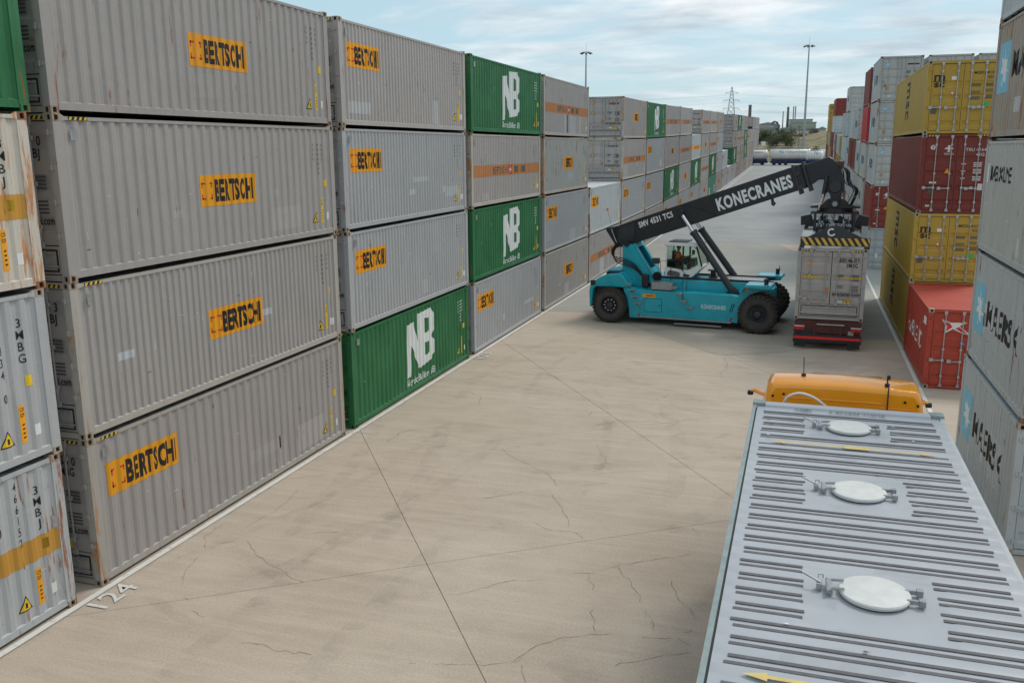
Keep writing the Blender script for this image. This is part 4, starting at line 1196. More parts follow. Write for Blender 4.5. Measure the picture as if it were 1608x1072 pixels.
# stairs
for (x, z) in ((.92, 1.76), (1.08, 1.50), (1.22, 1.22), (1.38, .94), (2.95, 1.72), (3.2, 1.45), (3.42, 1.15), (3.70, .88)):
    m = MB(); m.box(x - .14, x + .14, -1.84, -1.60, z, z + .03); m.prism([(x - .13, z), (x - .05, z - .10), (x + .05, z - .10), (x + .13, z)], -1.66, -1.63, 'y')
    m.build('step', TREAD, RS)
m = MB(); m.box(1.92, 2.85, -1.60, -.98, 1.56, 1.86); m.build('tool_box', TREAD, RS, bevel=.015)
m = MB(); m.box(1.62, 2.42, -1.632, -1.622, .56, 1.16, 0); m.box(1.635, 2.405, -1.64, -1.632, .575, 1.145, 1); m.box(2.3, 2.33, -1.65, -1.64, .8, .9, 0)
m.build('access_door', [HOLE, TEAL], RS)
for x0, x1, z0, z1 in ((1.55, 2.12, 1.20, 1.36),):
    m = MB(); m.box(x0, x1, -1.632, -1.624, z0, z1); lb = m.build('warning_label', ORW, RS)
    bars = join2(*[rect(x0 + .15 + i * .05, z0 + .05, x0 + .18 + i * .05, z1 - .05) for i in range(7)])
    link('label_print', flat_mesh('label_print', [(bars, D_BLACK, 0)], lambda u, v, l: (u, -1.636, v)), lb)
link('lettering', flat_mesh('lettering', [(words('KONECRANES', 4.15, .86, .17, .02, 1, fit=1.05), PWH, 0)], lambda u, v, l: (u, -1.626, v)), RS)
m = MB(); m.box(5.98, 6.10, -1.692, -1.684, 1.72, 1.94); m.build('warning_label', ORW, RS)
m = MB(); m.prism([(1.36, .38), (1.44, .30), (1.48, .36), (1.36, .52)], -1.672, -1.664, 'y'); m.build('reflector', REDL, RS)
m = MB(); m.prism([(5.36, .38), (5.44, .38), (5.54, .56), (5.46, .56)], -1.692, -1.684, 'y'); m.build('reflector', REDL, RS)
m = MB(); m.box(-.88, -.66, -1.66, -1.60, 1.62, 1.84); m.build('tail_lamp', BLK, RS)
# mast
for s in (-1, 1):
    m = MB(); m.prism([(.36, 1.4), (.35, 3.36), (.52, 3.47), (.78, 3.42), (1.08, 2.92), (1.55, 2.21), (1.95, 1.62), (2.20, 1.40)], s * .82, s * .74, 'y')
    m.build('mast_plate', TEAL, RS, bevel=.012)
def msl(t): return (.78 + (1.95 - .78) * t, 3.42 + (1.62 - 3.42) * t)
for y0_, y1_, t0, t1 in ((-.74, -.45, 0, 1), (.45, .74, 0, 1), (-.45, .45, 0, .10), (-.45, .45, .62, 1)):
    p0, p1 = msl(t0), msl(t1); m = MB(); m.prism([(p0[0] + .06, p0[1] + .04), (p1[0] + .06, p1[1] + .04), (p1[0] - .02, p1[1] - .01), (p0[0] - .02, p0[1] - .01)], y0_, y1_, 'y'); m.build('mast_web', TEAL, RS)
m = MB(); m.box(.5, .58, -.73, .73, 1.4, 3.3); m.build('mast_back_web', TEAL, RS)
m = MB(); m.cyl((.55, -.90, 3.44), (.55, .90, 3.44), .13, 14); m.build('mast_pin', BLK, RS, smooth=40)
# boom
bd = Vector((0.9446, 0, 0.3282))
m = MB(); m.prism([(.0, 3.24), (.28, 3.25), (.85, 3.46), (8.10, 5.99), (7.78, 6.95), (.78, 4.50), (.05, 4.22), (-.08, 4.05)], -.47, .47, 'y')
bo = m.build('boom', BLK, RS, bevel=.02)
m = MB(); m.prism([(-.62, 4.05), (-.05, 3.2), (.10, 3.25), (.02, 4.2)], -.40, .40, 'y'); m.build('boom_tail', BLK, bo)
m = MB(); m.prism([(.0, 3.26), (.72, 3.30), (.80, 4.38), (.06, 4.16)], -.50, .50, 'y'); m.build('boom_sleeve', BLK2, bo, bevel=.01)
m = MB(); m.prism([(2.15, 4.0), (2.4, 4.4), (2.75, 5.08), (3.4, 5.1), (4.4, 4.78), (4.36, 4.71), (2.2, 3.95)], -.60, .60, 'y'); m.build('cylinder_bracket', BLK, bo, bevel=.01)
for s, nm in ((7.66, 0), (8.04, 1)):
    c = Vector((s, 0, 3.18 + s * .3475 + .50)); n_ = Vector((-.3282, 0, .9446))
    m = MB(); a = c - n_ * .66; b = c + n_ * .60; m.beam(a, b, 1.10, .09, upv=bd); m.build('clamp_plate', BLK2, bo, bevel=.01)
for (x, z) in ((7.74, 6.58), (7.94, 6.02)):
    m = MB(); m.cyl((x - .04, -.50, z), (x - .04, -.54, z), .10, 12); m.build('bolt_ring', BLK2, bo)
# inner boom and goose-neck head
m = MB(); m.prism([(7.7, 5.98), (8.3, 6.14), (8.50, 6.32), (8.74, 6.33), (8.79, 6.14), (8.87, 5.88), (9.02, 5.72), (9.07, 5.30), (9.40, 5.30), (9.43, 5.74), (9.54, 5.86), (9.49, 6.33), (9.34, 6.77), (9.22, 6.98), (9.04, 7.16), (8.88, 7.25), (7.6, 6.80)], -.36, .36, 'y')
hd = m.build('boom_head', BLK, RS, bevel=.03)
m = MB(); m.lathe([(-.41, .05), (-.41, .24), (-.36, .27), (.36, .27), (.41, .24), (.41, .05)], (9.20, 0, 6.05), 'y', 20); m.build('head_boss', BLK2, hd, smooth=40)
m = MB(); m.cyl((9.25, -.62, 5.36), (9.25, .62, 5.36), .15, 16); m.build('head_pin', BLK2, hd, smooth=40)
m = MB(); m.cyl((9.25, -.66, 5.36), (9.25, -.62, 5.36), .10, 12); m.build('pin_cap', TREAD, hd)
for s in (-.5, .5):
    m = MB(); m.cyl((8.86, s, 6.5), (8.86 - .10, s, 5.75), .075, 10); m.build('tilt_cylinder', BLK2, hd, smooth=40)
    m = MB(); m.cyl((8.76, s, 5.75), (8.6, s, 5.1), .035, 8); m.build('piston_rod', CHROME, hd, smooth=40)
m = MB(); m.box(9.16, 9.46, -.35, -.05, 6.86, 7.06); m.build('valve_box', DRED, hd, bevel=.01)
rq = random.Random(5)
for i in range(7):
    y = -.42 + i * .12; a = rq.uniform(-.1, .15)
    pts = smoothp([(9.2 + .1 * math.sin(i), y, 6.95), (9.5 + a, y, 6.7), (9.62 + a, y * 1.1, 6.2), (9.95 + a * .8, y, 5.9), (9.75 + a, y, 5.3)])
    m = MB(); m.tube(pts, .020, 6); m.build('hose', HOSE, hd, smooth=60)
m = MB(); m.cyl((6.75, -.50, 5.52), (6.75, -.50, 5.36), .06, 8); m.cyl((6.75, -.50, 5.36), (6.85, -.52, 5.28), .09, 8); m.build('boom_lamp', BLK, bo)
# printed marks on the boom
def boomprint(txt, s0, off, h, ln, y=-.4745, extra=None):
    n_ = Vector((-.3282, 0, .9446)); o_ = Vector((.85, 0, 3.46))
    def fnb(u, v, l):
        p = o_ + bd * (s0 + u) + n_ * (off + v); return (p.x, y, p.z)
    link('lettering', flat_mesh('lettering', [(words(txt, 0, 0, h, .06, 1, fit=ln), PWH, 0)], fnb), bo)
boomprint('KONECRANES', 3.95, .24, .50, 3.25)
boomprint('SMV 4531 TC5', .38, .60, .24, 1.62)
# lift cylinders
for s in (-1, 1):
    a = Vector((5.42, s * 1.02, 1.50)); b = Vector((2.92, s * .72, 4.86)); d = (b - a)
    m = MB(); m.cyl(a, a + d * .76, .145, 18); m.cyl(a + d * .74, a + d * .77, .175, 18); m.cyl(a + d * .30, a + d * .305, .152, 18); m.cyl(a + d * .53, a + d * .535, .152, 18)
    cy = m.build('lift_cylinder', BLK2, RS, smooth=40)
    m = MB(); m.cyl(a + d * .76, b, .085, 16); m.build('piston_rod', CHROME, cy, smooth=40)
    m = MB(); m.cyl((b.x, b.y - .14, b.z), (b.x, b.y + .14, b.z), .14, 14); m.build('rod_eye', BLK, cy, smooth=40)
    m = MB(); m.cyl((a.x, a.y - .16, a.z), (a.x, a.y + .16, a.z), .20, 14); m.box(a.x - .3, a.x + .35, a.y - .2, a.y + .2, 1.2, 1.55); m.build('cylinder_foot', BLK, cy)
# cab
cab = empty('cab', (0, 0, 0)); cab.parent = RS
m = MB(); m.prism([(2.28, 1.98), (3.42, 1.98), (3.95, 2.52), (3.88, 2.62), (3.30, 2.35), (2.28, 2.46)], -.72, .72, 'y'); m.build('cab_base', WHT, cab, bevel=.015)
m = MB(); m.prism([(2.24, 3.42), (3.75, 3.42), (3.78, 3.50), (3.5, 3.56), (2.3, 3.56), (2.2, 3.5)], -.76, .76, 'y'); m.build('cab_roof', WHT, cab, bevel=.02)
m = MB(); m.box(2.4, 3.2, -.6, .6, 3.56, 3.60); m.build('roof_hatch', GRYP, cab)
for s in (-.70, .70):
    for (p, q, nm) in (((2.33, s, 2.4), (2.33, s, 3.44), 'cab_pillar'), ((3.08, s, 2.35), (3.08, s, 3.44), 'cab_pillar'), ((3.92, s, 2.56), (3.66, s, 3.44), 'cab_pillar')):
        m = MB(); m.beam(p, q, .07 if nm else .07, .05, upv=(0, 1, 0)); m.build(nm, WHT if p[0] < 2.5 else BLK, cab)
m = MB(); m.box(2.30, 2.36, -.70, .70, 2.4, 2.75); m.build('rear_sill', WHT, cab)
for s in (-1, 1):
    m = MB(); m.prism([(2.38, 2.82), (3.05, 2.82), (3.05, 3.42), (2.38, 3.42)], s * .715, s * .705, 'y'); m.build('window', GLASS, cab)
    m = MB(); m.prism([(2.38, 2.50), (3.05, 2.38), (3.05, 2.79), (2.38, 2.79)], s * .715, s * .705, 'y'); m.build('door_glass', GLASSD, cab)
    m = MB(); m.prism([(3.12, 2.30), (3.88, 2.60), (3.64, 3.42), (3.12, 3.42)], s * .715, s * .705, 'y'); m.build('window', GLASS, cab)
    m = MB(); m.box(2.38, 3.05, s * .725, s * .715, 2.785, 2.825); m.build('door_rail', BLK, cab)
m = MB(); m.add([(3.90, -.68, 2.58), (3.90, .68, 2.58), (3.67, .68, 3.42), (3.67, -.68, 3.42)], [(0, 1, 2, 3)]); m.build('windscreen', GLASS, cab)
m = MB(); m.add([(2.33, -.68, 2.75), (2.33, .68, 2.75), (2.33, .68, 3.42), (2.33, -.68, 3.42)], [(0, 1, 2, 3)]); m.build('rear_window', GLASS, cab)
m = MB(); m.prism([(2.40, 2.10), (2.95, 2.06), (2.98, 2.22), (2.85, 2.28), (2.5, 2.34), (2.40, 2.24)], -.735, -.722, 'y'); m.build('door_panel', GRYP, cab)
m = MB(); m.prism([(3.12, 2.08), (3.36, 2.08), (3.42, 2.16), (3.12, 2.2)], -.735, -.722, 'y'); m.build('step_grille', BLK, cab)
m = MB(); m.box(2.52, 2.90, -.22, .22, 2.42, 2.52); m.box(2.46, 2.56, -.22, .22, 2.5, 3.15); m.build('driver_seat', BLK, cab, bevel=.03)
m = MB(); m.prism([(3.3, 2.4), (3.55, 2.5), (3.5, 2.85), (3.25, 2.82)], -.3, .3, 'y'); m.build('dashboard', BLK, cab, bevel=.02)
m = MB(); m.lathe([(-.012, .17), (.012, .17), (.012, .19), (-.012, .19)], (0, 0, 0), 'y', 20); sw = m.build('steering_wheel', BLK, cab); sw.location = (3.22, 0, 2.88); sw.rotation_euler = (R(90), R(0), R(0)); sw.rotation_euler = (R(60), 0, R(90))
m = MB(); m.tube([(3.55, -.74, 3.40), (3.72, -.82, 3.30)], .012, 5); m.box(3.50, 3.62, -.86, -.80, 3.08, 3.28); m.build('mirror', BLK, cab)
for pts in ([(2.15, -1.0, 2.0), (2.15, -1.0, 2.78), (2.75, -1.0, 2.78), (3.35, -1.0, 2.15), (3.42, -1.3, 1.5)], [(2.62, -1.0, 1.9), (2.62, -1.0, 2.5)], [(2.05, -1.0, 2.0), (2.05, -1.0, 2.85)]):
    m = MB(); m.tube(pts, .014, 5); m.build('handrail', BLK, RS)
m = MB(); m.tube([(3.28, -1.3, 2.05), (3.28, -1.65, 1.9), (3.36, -1.7, 1.2)], .02, 5); m.build('handrail', BLK, RS)
m = MB(); m.box(4.15, 4.5, -.2, .2, 2.0, 2.1); m.cyl((4.3, 0, 2.1), (4.3, 0, 2.3), .12, 10); m.box(4.08, 4.52, -.15, .15, 2.3, 2.36); m.build('spreader_rest', BLK, RS)
m = MB(); m.box(1.75, 2.05, -1.0, -.7, 2.62, 2.86); m.build('control_box', BLK2, RS, bevel=.01)
m = MB(); m.box(1.36, 1.66, -1.2, -.95, 1.58, 2.15); m.build('filter_housing', BLK, RS, bevel=.04)
m = MB(); m.lathe([(-.02, .16), (.02, .16), (.02, .22), (-.02, .22)], (2.0, -.95, 2.05), 'y', 18); m.build('hose_reel', HOSE, RS)
# hoses from the boom tail down the mast
for i in range(4):
    o = i * .07
    pts = smoothp([(.10 + o, -.88, 3.5), (-.14 + o * .6, -.9, 3.12), (-.04 + o * .5, -.92, 2.86 - o), (.36, -.92, 2.80 - o * 1.3), (.87 + o * .3, -.92, 2.60 - o * 1.2), (1.30 + o * .3, -.92, 2.14 - o * .8), (1.62 + o * .7, -.93, 1.65), (1.80 + o * .8, -.94, 1.38)])
    m = MB(); m.tube(pts, .024, 6); m.build('hose', HOSE, RS, smooth=60)
for x, z in ((1.32, 2.0), (1.62, 1.55)):
    m = MB(); m.beam((x - .02, -.955, z - .12), (x + .16, -.955, z + .10), .03, .03); m.build('hose_clamp', TREAD, RS)
for i in range(3):
    pts = [(5.0 + i * .12, -1.1, 1.7), (5.1 + i * .15, -1.25, 1.2), (5.05 + i * .12, -1.68, .75)]
    m = MB(); m.tube([(5.45, -1.05, 1.75), (5.62 - i * .06, -1.3, 1.35), (5.62 - i * .08, -1.66, 1.1), (5.56 - i * .09, -1.67, .8)], .018, 5); m.build('hose', HOSE, RS)
m = MB(); m.tube([(-.2, -.6, 4.0), (-.45, -.62, 4.9)], .008, 4); ae = m.build('aerial', BLK, RS)
m = MB(); m.cyl((-.45, -.62, 4.88), (-.46, -.62, 5.0), .05, 8); m.build('beacon', AMB, ae)
m = MB(); m.tube([(-.3, -.5, 4.05), (.02, -.55, 3.35)], .025, 6); m.build('wand', TREAD, RS)
for x, y in ((0.10, -1.68), (0.10, 1.68)): wheel(RS, x, y, .79, .60, -1 if y < 0 else 1, 30, .50, True)
for x, y in ((6.60, -1.85), (6.60, 1.85)): wheel(RS, x, y, .83, .62, -1 if y < 0 else 1, 26, .50, False)
for x, y in ((6.60, -1.12), (6.60, 1.12)): wheel(RS, x, y, .83, .60, -1 if y < 0 else 1, 26, .50, False)
m = MB(); m.cyl((6.6, -1.8, .83), (6.6, 1.8, .83), .2, 12); m.build('front_axle', BLK, RS)
m = MB(); m.cyl((.1, -1.6, .79), (.1, 1.6, .79), .18, 12); m.build('rear_axle', BLK, RS)
# spreader (square to the lorry, hung from the head)
sp = empty('spreader', (12.86 - 3.67, 40.4 - 40.8, 0)); sp.parent = RS
import mathutils
sp.matrix_parent_inverse = Matrix.Identity(4)
wm = Matrix.Translation((12.86, 40.40, 0)) @ Matrix.Rotation(R(-1.1), 4, 'Z')
rsm = Matrix.Translation((3.67, 40.8, 0)) @ Matrix.Rotation(R(-5.8), 4, 'Z')
lm = rsm.inverted() @ wm
sp.location = lm.to_translation(); sp.rotation_euler = lm.to_euler()
m = MB(); m.prism([(-.95, 5.16), (.95, 5.16), (1.0, 5.24), (.55, 5.30), (.30, 5.55), (-.30, 5.55), (-.55, 5.30), (-1.0, 5.24)], -.75, .75, 'y'); m.build('rotator_yoke', BLK, sp, bevel=.015)
m = MB(); m.cyl((0, 0, 5.0), (0, 0, 5.16), .72, 28); m.build('slewing_ring', BLK2, sp, smooth=40)
m = MB(); m.box(-.95, .95, -.7, .7, 4.92, 5.0); m.build('rotator_plate', BLK, sp)
for s in (-1, 1):
    m = MB(); m.box(s * .72, s * .82, -.75, -.60, 4.2, 4.95); m.build('frame_post', BLK2, sp)
    m = MB(); m.box(s * .72, s * .82, .60, .75, 4.2, 4.95); m.build('frame_post', BLK2, sp)
    m = MB(); m.prism([(s * .80, 4.45), (s * 1.32, 4.42), (s * 1.34, 4.80), (s * .95, 4.88)], -.5, .5, 'y'); m.build('side_shift_arm', BLK, sp, bevel=.01)
m = MB(); m.box(-.72, .72, -.9, .9, 4.10, 4.40); m.build('centre_frame', BLK, sp, bevel=.02)
rq = random.Random(9)
for i in range(26):
    x = rq.uniform(-.62, .55); z = rq.uniform(4.4, 4.8); y = rq.uniform(-.75, -.3); s = rq.uniform(.05, .11)
    m = MB()
    if i % 3 == 0: m.cyl((x, y, z), (x, y - .15, z + .02), s * .8, 10)
    elif i % 3 == 1: m.box(x, x + s * 1.6, y - .1, y + .1, z, z + s)
    else: m.cyl((x, y, z - .1), (x + .02, y, z + .16), s * .6, 8)
    m.build('valve', rq.choice([STEEL, BLK2, GRYP, BLK, TREAD]), sp)
for i in range(10):
    x = rq.uniform(-.6, .6); m = MB()
    m.tube([(x, -.7, 4.85), (x + rq.uniform(-.2, .2), -.95, 4.65), (x + rq.uniform(-.2, .2), -.9, 4.45), (x + rq.uniform(-.1, .1), -.8, 4.3)], .016, 5); m.build('hose', HOSE, sp)
for s in (-1, 1):
    m = MB(); m.box(s * .42, s * .62, -4.42, 4.42, 4.12, 4.34); m.build('telescopic_beam', BLK, sp, bevel=.01)
for s in (-1, 1):
    m = MB(); m.box(-1.22, 1.26, s * 4.36, s * 4.60, 3.98, 4.30); eb = m.build('end_beam', BLK, sp, bevel=.008)
    if s < 0:
        m = MB(); m.prism([(-.98, 4.30), (1.0, 4.30), (.12, 4.74), (-.14, 4.74)], -4.58, -4.53, 'y'); m.build('end_plate', BLK2, eb)
        arc = [(-.12 + .15 * math.cos(t), 4.50 + .15 * math.sin(t)) for t in [1.0 + i * .30 for i in range(17)]] ; arc2 = [(-.12 + .095 * math.cos(t), 4.50 + .095 * math.sin(t)) for t in [1.0 + i * .30 for i in range(17)]]
        vf = (arc + arc2, [(i, i + 1, i + 18, i + 17) for i in range(16)])
        link('emblem', flat_mesh('emblem', [(vf, PWH, 0)], lambda u, v, l: (u, -4.585, v)), eb)
        for i in range(11):
            a = -1.20 + i * .235
            m = MB(); v0, v1 = max(-1.2, a - .0), a + .11
            m.prism([(a, 4.285), (a + .115, 4.285), (min(a + .30, 1.24), 4.0), (min(a + .185, 1.24), 4.0)] if a + .30 < 1.26 else [(a, 4.285), (min(1.24, a + .115), 4.285), (1.24, 4.20), (1.24, 4.08)], -4.61, -4.602, 'y')
            m.build('hazard_stripe', YELP, eb)
    for t in (-1.16, 1.16):
        m = MB(); m.box(t - .09, t + .09, s * 4.40, s * 4.58, 3.89, 3.98); m.build('twistlock', BLK2, eb)

# driver ------------------------------------------------------------------
def skin_body(name, pts, edges, radii, mat, parent=None, sub=1):
    me = bpy.data.meshes.new(name); me.from_pydata(pts, edges, [])
    o = bpy.data.objects.new(name, me); COL.objects.link(o)
    sm = o.modifiers.new('skin', 'SKIN'); sb = o.modifiers.new('sub', 'SUBSURF'); sb.levels = sub; sb.render_levels = sub
    for i, r in enumerate(radii):
        me.skin_vertices[0].data[i].radius = (r, r) if not isinstance(r, tuple) else r
    me.skin_vertices[0].data[0].use_root = True
    me.materials.append(mat)
    dg = bpy.context.evaluated_depsgraph_get(); me2 = bpy.data.meshes.new_from_object(o.evaluated_get(dg))
    bpy.data.objects.remove(o)
    for p_ in me2.polygons: p_.use_smooth = True
    o2 = link(name, me2, parent); return o2
SKIN = plain('skin', (0.30, 0.16, 0.10), 0.55); HIVIS = plain('hivis_orange', (1.0, 0.13, 0.02), 0.7); TROU = plain('dark_trousers', (0.02, 0.022, 0.03), 0.8); HAIR = plain('dark_hair', (0.015, 0.012, 0.01), 0.7)
pw = rsm @ Matrix.Translation((2.72, -.12, 2.62))
pr_ = skin_body('person', [(0, 0, 0), (-.02, 0, .22), (-.01, 0, .42), (0, 0, .50), (.02, 0, .60), (.03, 0, .70),
    (0, -.19, .42), (.10, -.24, .20), (.34, -.16, .24), (.46, -.13, .30), (0, .19, .42), (.10, .24, .20), (.34, .16, .24), (.46, .13, .30),
    (.05, -.10, .0), (.45, -.13, .04), (.52, -.13, -.38), (.66, -.13, -.42), (.05, .10, .0), (.45, .13, .04), (.52, .13, -.38), (.66, .13, -.42)],
    [(0, 1), (1, 2), (2, 3), (3, 4), (4, 5), (2, 6), (6, 7), (7, 8), (8, 9), (2, 10), (10, 11), (11, 12), (12, 13), (0, 14), (14, 15), (15, 16), (16, 17), (0, 18), (18, 19), (19, 20), (20, 21)],
    [(.15, .13), (.14, .12), (.13, .10), .055, .088, .09, .06, .048, .038, .035, .06, .048, .038, .035, .09, .07, .05, .045, .09, .07, .05, .045], TROU)
pr_.data.materials.append(SKIN)
for p_ in pr_.data.polygons:
    c = p_.center
    if c.z > .47 or (c.x > .28 and c.z > .15): p_.material_index = 1
pr_.matrix_world = pw
tag(pr_, 'driver in a bright orange high-visibility shirt seated inside the white cab', 'person')
sh = skin_body('shirt', [(0, 0, .03), (-.02, 0, .22), (-.01, 0, .43), (0, -.20, .42), (.10, -.25, .21), (0, .20, .42), (.10, .25, .21)], [(0, 1), (1, 2), (2, 3), (3, 4), (2, 5), (5, 6)],
               [(.165, .145), (.16, .14), (.145, .115), .075, .062, .075, .062], HIVIS, pr_)
m = MB(); m.lathe([(-.02, .102), (.03, .105), (.075, .085), (.10, .04), (.105, .002)], (.02, 0, .68), 'z', 16); m.build('hair', HAIR, pr_, smooth=60)
m = MB(); m.prism([(.11, .66), (.145, .635), (.11, .63)], -.014, .014, 'y'); m.build('nose', SKIN, pr_)
for s in (-1, 1):
    m = MB(); m.cyl((.105, s * .035, .675), (.112, s * .035, .675), .011, 8); m.build('eye', HAIR, pr_)
    m = MB(); m.cyl((.02, s * .086, .655), (.02, s * .10, .66), .026, 8); m.build('ear', SKIN, pr_)
    for f_ in range(5):
        m = MB(); a = (f_ - 2) * .018
        if f_ == 4: m.tube([(.46, s * .13 - s * .01, .30), (.49, s * .10, .30), (.52, s * .09, .295)], .009, 5)
        else: m.tube([(.48, s * .13 + a, .305), (.525, s * .13 + a, .30 - .005 * f_), (.53 - .003 * f_, s * .13 + a, .275)], .0085, 5)
        m.build('finger', SKIN, pr_, smooth=60)
m = MB(); m.box(.105, .112, -.022, .022, .598, .604); m.build('mouth', DRED, pr_)

# ---------------------------------------------------------------- lorries
def trailer(root, L, zt, far_y, colr):
    """skeletal trailer: origin at the container's near bottom edge centre, running +y"""
    for s in (-.42, .42):
        m = MB(); m.box(s - .06, s + .06, .05, L - .3, zt - .42, zt - .06); m.build('chassis_beam', colr, root, bevel=.01)
    for y in (.12, 2.2, 4.6, 7.0, L - .25):
        m = MB(); m.box(-1.18, 1.18, y - .09, y + .09, zt - .16, zt - .02); m.build('cross_bearer', colr, root)
    for y in (1.2, 2.5, 3.8):
        m = MB(); m.cyl((-1.0, y, .50), (1.0, y, .50), .07, 8); m.build('axle', BLK, root)
        for s in (-1, 1):
            w_ = wheel(root, 0, 0, .50, .38, 1, 0, .55, False); w_.rotation_euler = (0, 0, R(-90 * s)); w_.location = (s * 1.02, y, .50)
    return root
T2 = empty('container_lorry', (12.73, 35.80, 0), R(-1.1), 0, 'lorry with a dark red skeletal trailer parked under the reach stacker spreader', 'lorry')
trailer(T2, 9.3, 1.14, 0, DRED)
m = MB(); m.box(-1.2, 1.2, -.02, .10, .62, 1.10); m.box(-.55, -.42, -.06, -.02, .5, 1.08); m.box(.42, .55, -.06, -.02, .5, 1.08); m.build('rear_panel', DRED, T2, bevel=.01)
m = MB(); m.box(-1.24, 1.24, -.10, .0, .26, .60); bmp = m.build('bumper', BLK, T2, bevel=.01)
m = MB(); m.box(-1.22, 1.22, -.112, -.102, .40, .50); m.build('reflective_strip', plain('reflective_red', (.75, .02, .02), .35), bmp)
for s in (-1, 1):
    m = MB(); m.box(s * .84, s * 1.22, -.10, -.03, .74, .87); tl = m.build('tail_light', REDL, T2, bevel=.008)
    m = MB(); m.box(s * .84, s * 1.22, -.105, -.03, .872, .905); m.build('lens', WLENS, tl)
    m = MB(); m.box(s * .75, s * 1.2, -.06, -.02, .08, .30); m.build('mudflap', BLK, T2)
    m = MB(); m.tube([(s * 1.2, -.05, .85), (s * 1.38, -.1, .90)], .015, 5); m.build('marker_lamp', BLK, T2)
m = MB(); m.box(-.95, -.6, -.05, -.021, .55, .78); m.build('junction_box', BLK, T2)
m = MB(); m.cyl((-.4, -.07, .98), (.6, -.07, .98), .025, 8); m.build('locking_rod', STEEL, T2)
m = MB(); m.box(.75, .95, -.06, -.021, .50, .76); m.build('number_plate', TREAD, T2)
m = MB(); m.prism([(9.9, .6), (9.9, 2.9), (10.3, 3.2), (11.9, 3.1), (12.1, 2.2), (12.2, .6)], -1.2, 1.2, 'x'); cb = m.build('cab', WHT, T2, bevel=.06)
m = MB(); m.box(-1.05, 1.05, 12.02, 12.12, 1.9, 2.6); m.build('windscreen', GLASSD, cb)
for s in (-1, 1):
    for y in (9.4, 11.3):
        w_ = wheel(T2, 0, 0, .50, .36, 1, 0, .55, False); w_.rotation_euler = (0, 0, R(-90 * s)); w_.location = (s * 1.0, y, .50)
c2 = container((12.73, 35.80, 1.14), R(-1.1), 2.5, 2.743, 9.125, 'grey', .205, '+', 'logo_near', 'bulk', 'BUKU 468933 9|3MBG', 0, 0,
          'grey container on the dark red trailer, gripped by the black and yellow spreader', None, rust=.05, tint=.45, marks=False, roofcol='silver', name='shipping_container')
# yellow arrow band over both doors
ar = [(rect(.30, 1.62, 1.10, 1.665), D_YEL, 0), (rect(1.45, 1.62, 2.28, 1.665), D_YEL, 0), (([(.18, 1.64), (.32, 1.585), (.32, 1.70)], [(0, 1, 2)]), D_YEL, 0), (([(2.40, 1.64), (2.26, 1.585), (2.26, 1.70)], [(0, 1, 2)]), D_YEL, 0), (rect(.42, 1.58, .62, 1.70), D_YEL, 0.001)]
link('warning_arrow', flat_mesh('warning_arrow', ar, lambda u, v, l: (-1.25 + u, .028 - l, v)), c2)

# near lorry --------------------------------------------------------------
NX, NYR, NZ = 12.285, 4.07, 1.227
T1 = empty('container_lorry', (NX, NYR, 0), 0, 0, 'lorry with a glossy orange cab in front of the pale ribbed container roof', 'lorry')
trailer(T1, 9.3, NZ, 0, BLK2)
OR_ = MB()
# cab: rounded shell from cross-sections (y, half width low, half width top, z shoulder, z top)
secs = [(9.83, 1.13, .97, 3.72, 4.06), (9.90, 1.16, 1.00, 3.76, 4.11), (10.4, 1.18, 1.01, 3.76, 4.13), (10.9, 1.18, .97, 3.62, 4.02), (11.4, 1.23, .96, 3.45, 3.80), (11.8, 1.22, .92, 3.20, 3.50), (12.05, 1.18, .88, 2.75, 3.0)]
v = []; f = []
def sec(y, a, b, zs, zt):
    p = [(-a, .75), (-a - .02, 2.2), (-a, zs - .12), (-a + .04, zs + .04)]
    for t in (0.35, .7, 1.0):
        an = t * math.pi / 2; p.append((-a + .04 + (a - .04 - b) * (1 - math.cos(an)), zs + .04 + (zt - zs - .06) * math.sin(an)))
    p += [(-b * .5, zt + .0), (0, zt + .012), (b * .5, zt + .0)]
    q = [(-x, z) for x, z in reversed(p[:7])]
    return [(x, y, z) for x, z in p + q]
for s_ in secs: v += sec(*s_)
n = len(v) // len(secs)
for i in range(len(secs) - 1):
    for j in range(n - 1): f.append((i * n + j, i * n + j + 1, (i + 1) * n + j + 1, (i + 1) * n + j))
f.append(tuple(range(n))); f.append(tuple(reversed(range((len(secs) - 1) * n, len(secs) * n))))
OR_.add(v, f); cabo = OR_.build('cab', CABO, T1, smooth=34)
b_ = cabo.modifiers.new('bevel', 'BEVEL'); b_.width = .035; b_.segments = 3; b_.limit_method = 'ANGLE'; b_.angle_limit = R(50)
def press(x0, x1, z0, z1, y=9.828):
    m = MB(); m.prism([(x0, z0), (x1, z0), (x1 - .02, z1), (x0 + .02, z1)], y - .010, y + .01, 'y'); m.build('pressed_rib', CABO, cabo, bevel=.008)
press(-.35, .55, 3.86, 3.885); press(-.9, -.45, 3.86, 3.88); press(-1.0, -.55, 3.74, 3.755); press(-.5, -.18, 3.60, 3.62); press(0.1, .3, 3.60, 3.62); press(.5, 1.0, 3.80, 3.815); press(.62, .95, 3.68, 3.70)
for x in (-1.02, -.86, .86, 1.04):
    m = MB(); m.cyl((x, 9.835, 3.92 if abs(x) < .95 else 3.88), (x, 9.815, 3.92 if abs(x) < .95 else 3.88), .02, 8); m.build('grommet', HOLE, cabo)
m = MB(); m.prism([(-.70, 10.75), (.80, 10.70), (.78, 10.60), (-.68, 10.65)], 4.05, 4.075, 'z'); 
m = MB(); m.box(-.45, .62, 10.86, 10.90, 4.00, 4.03); m.build('roof_hatch', GASKET, cabo, bevel=.02)
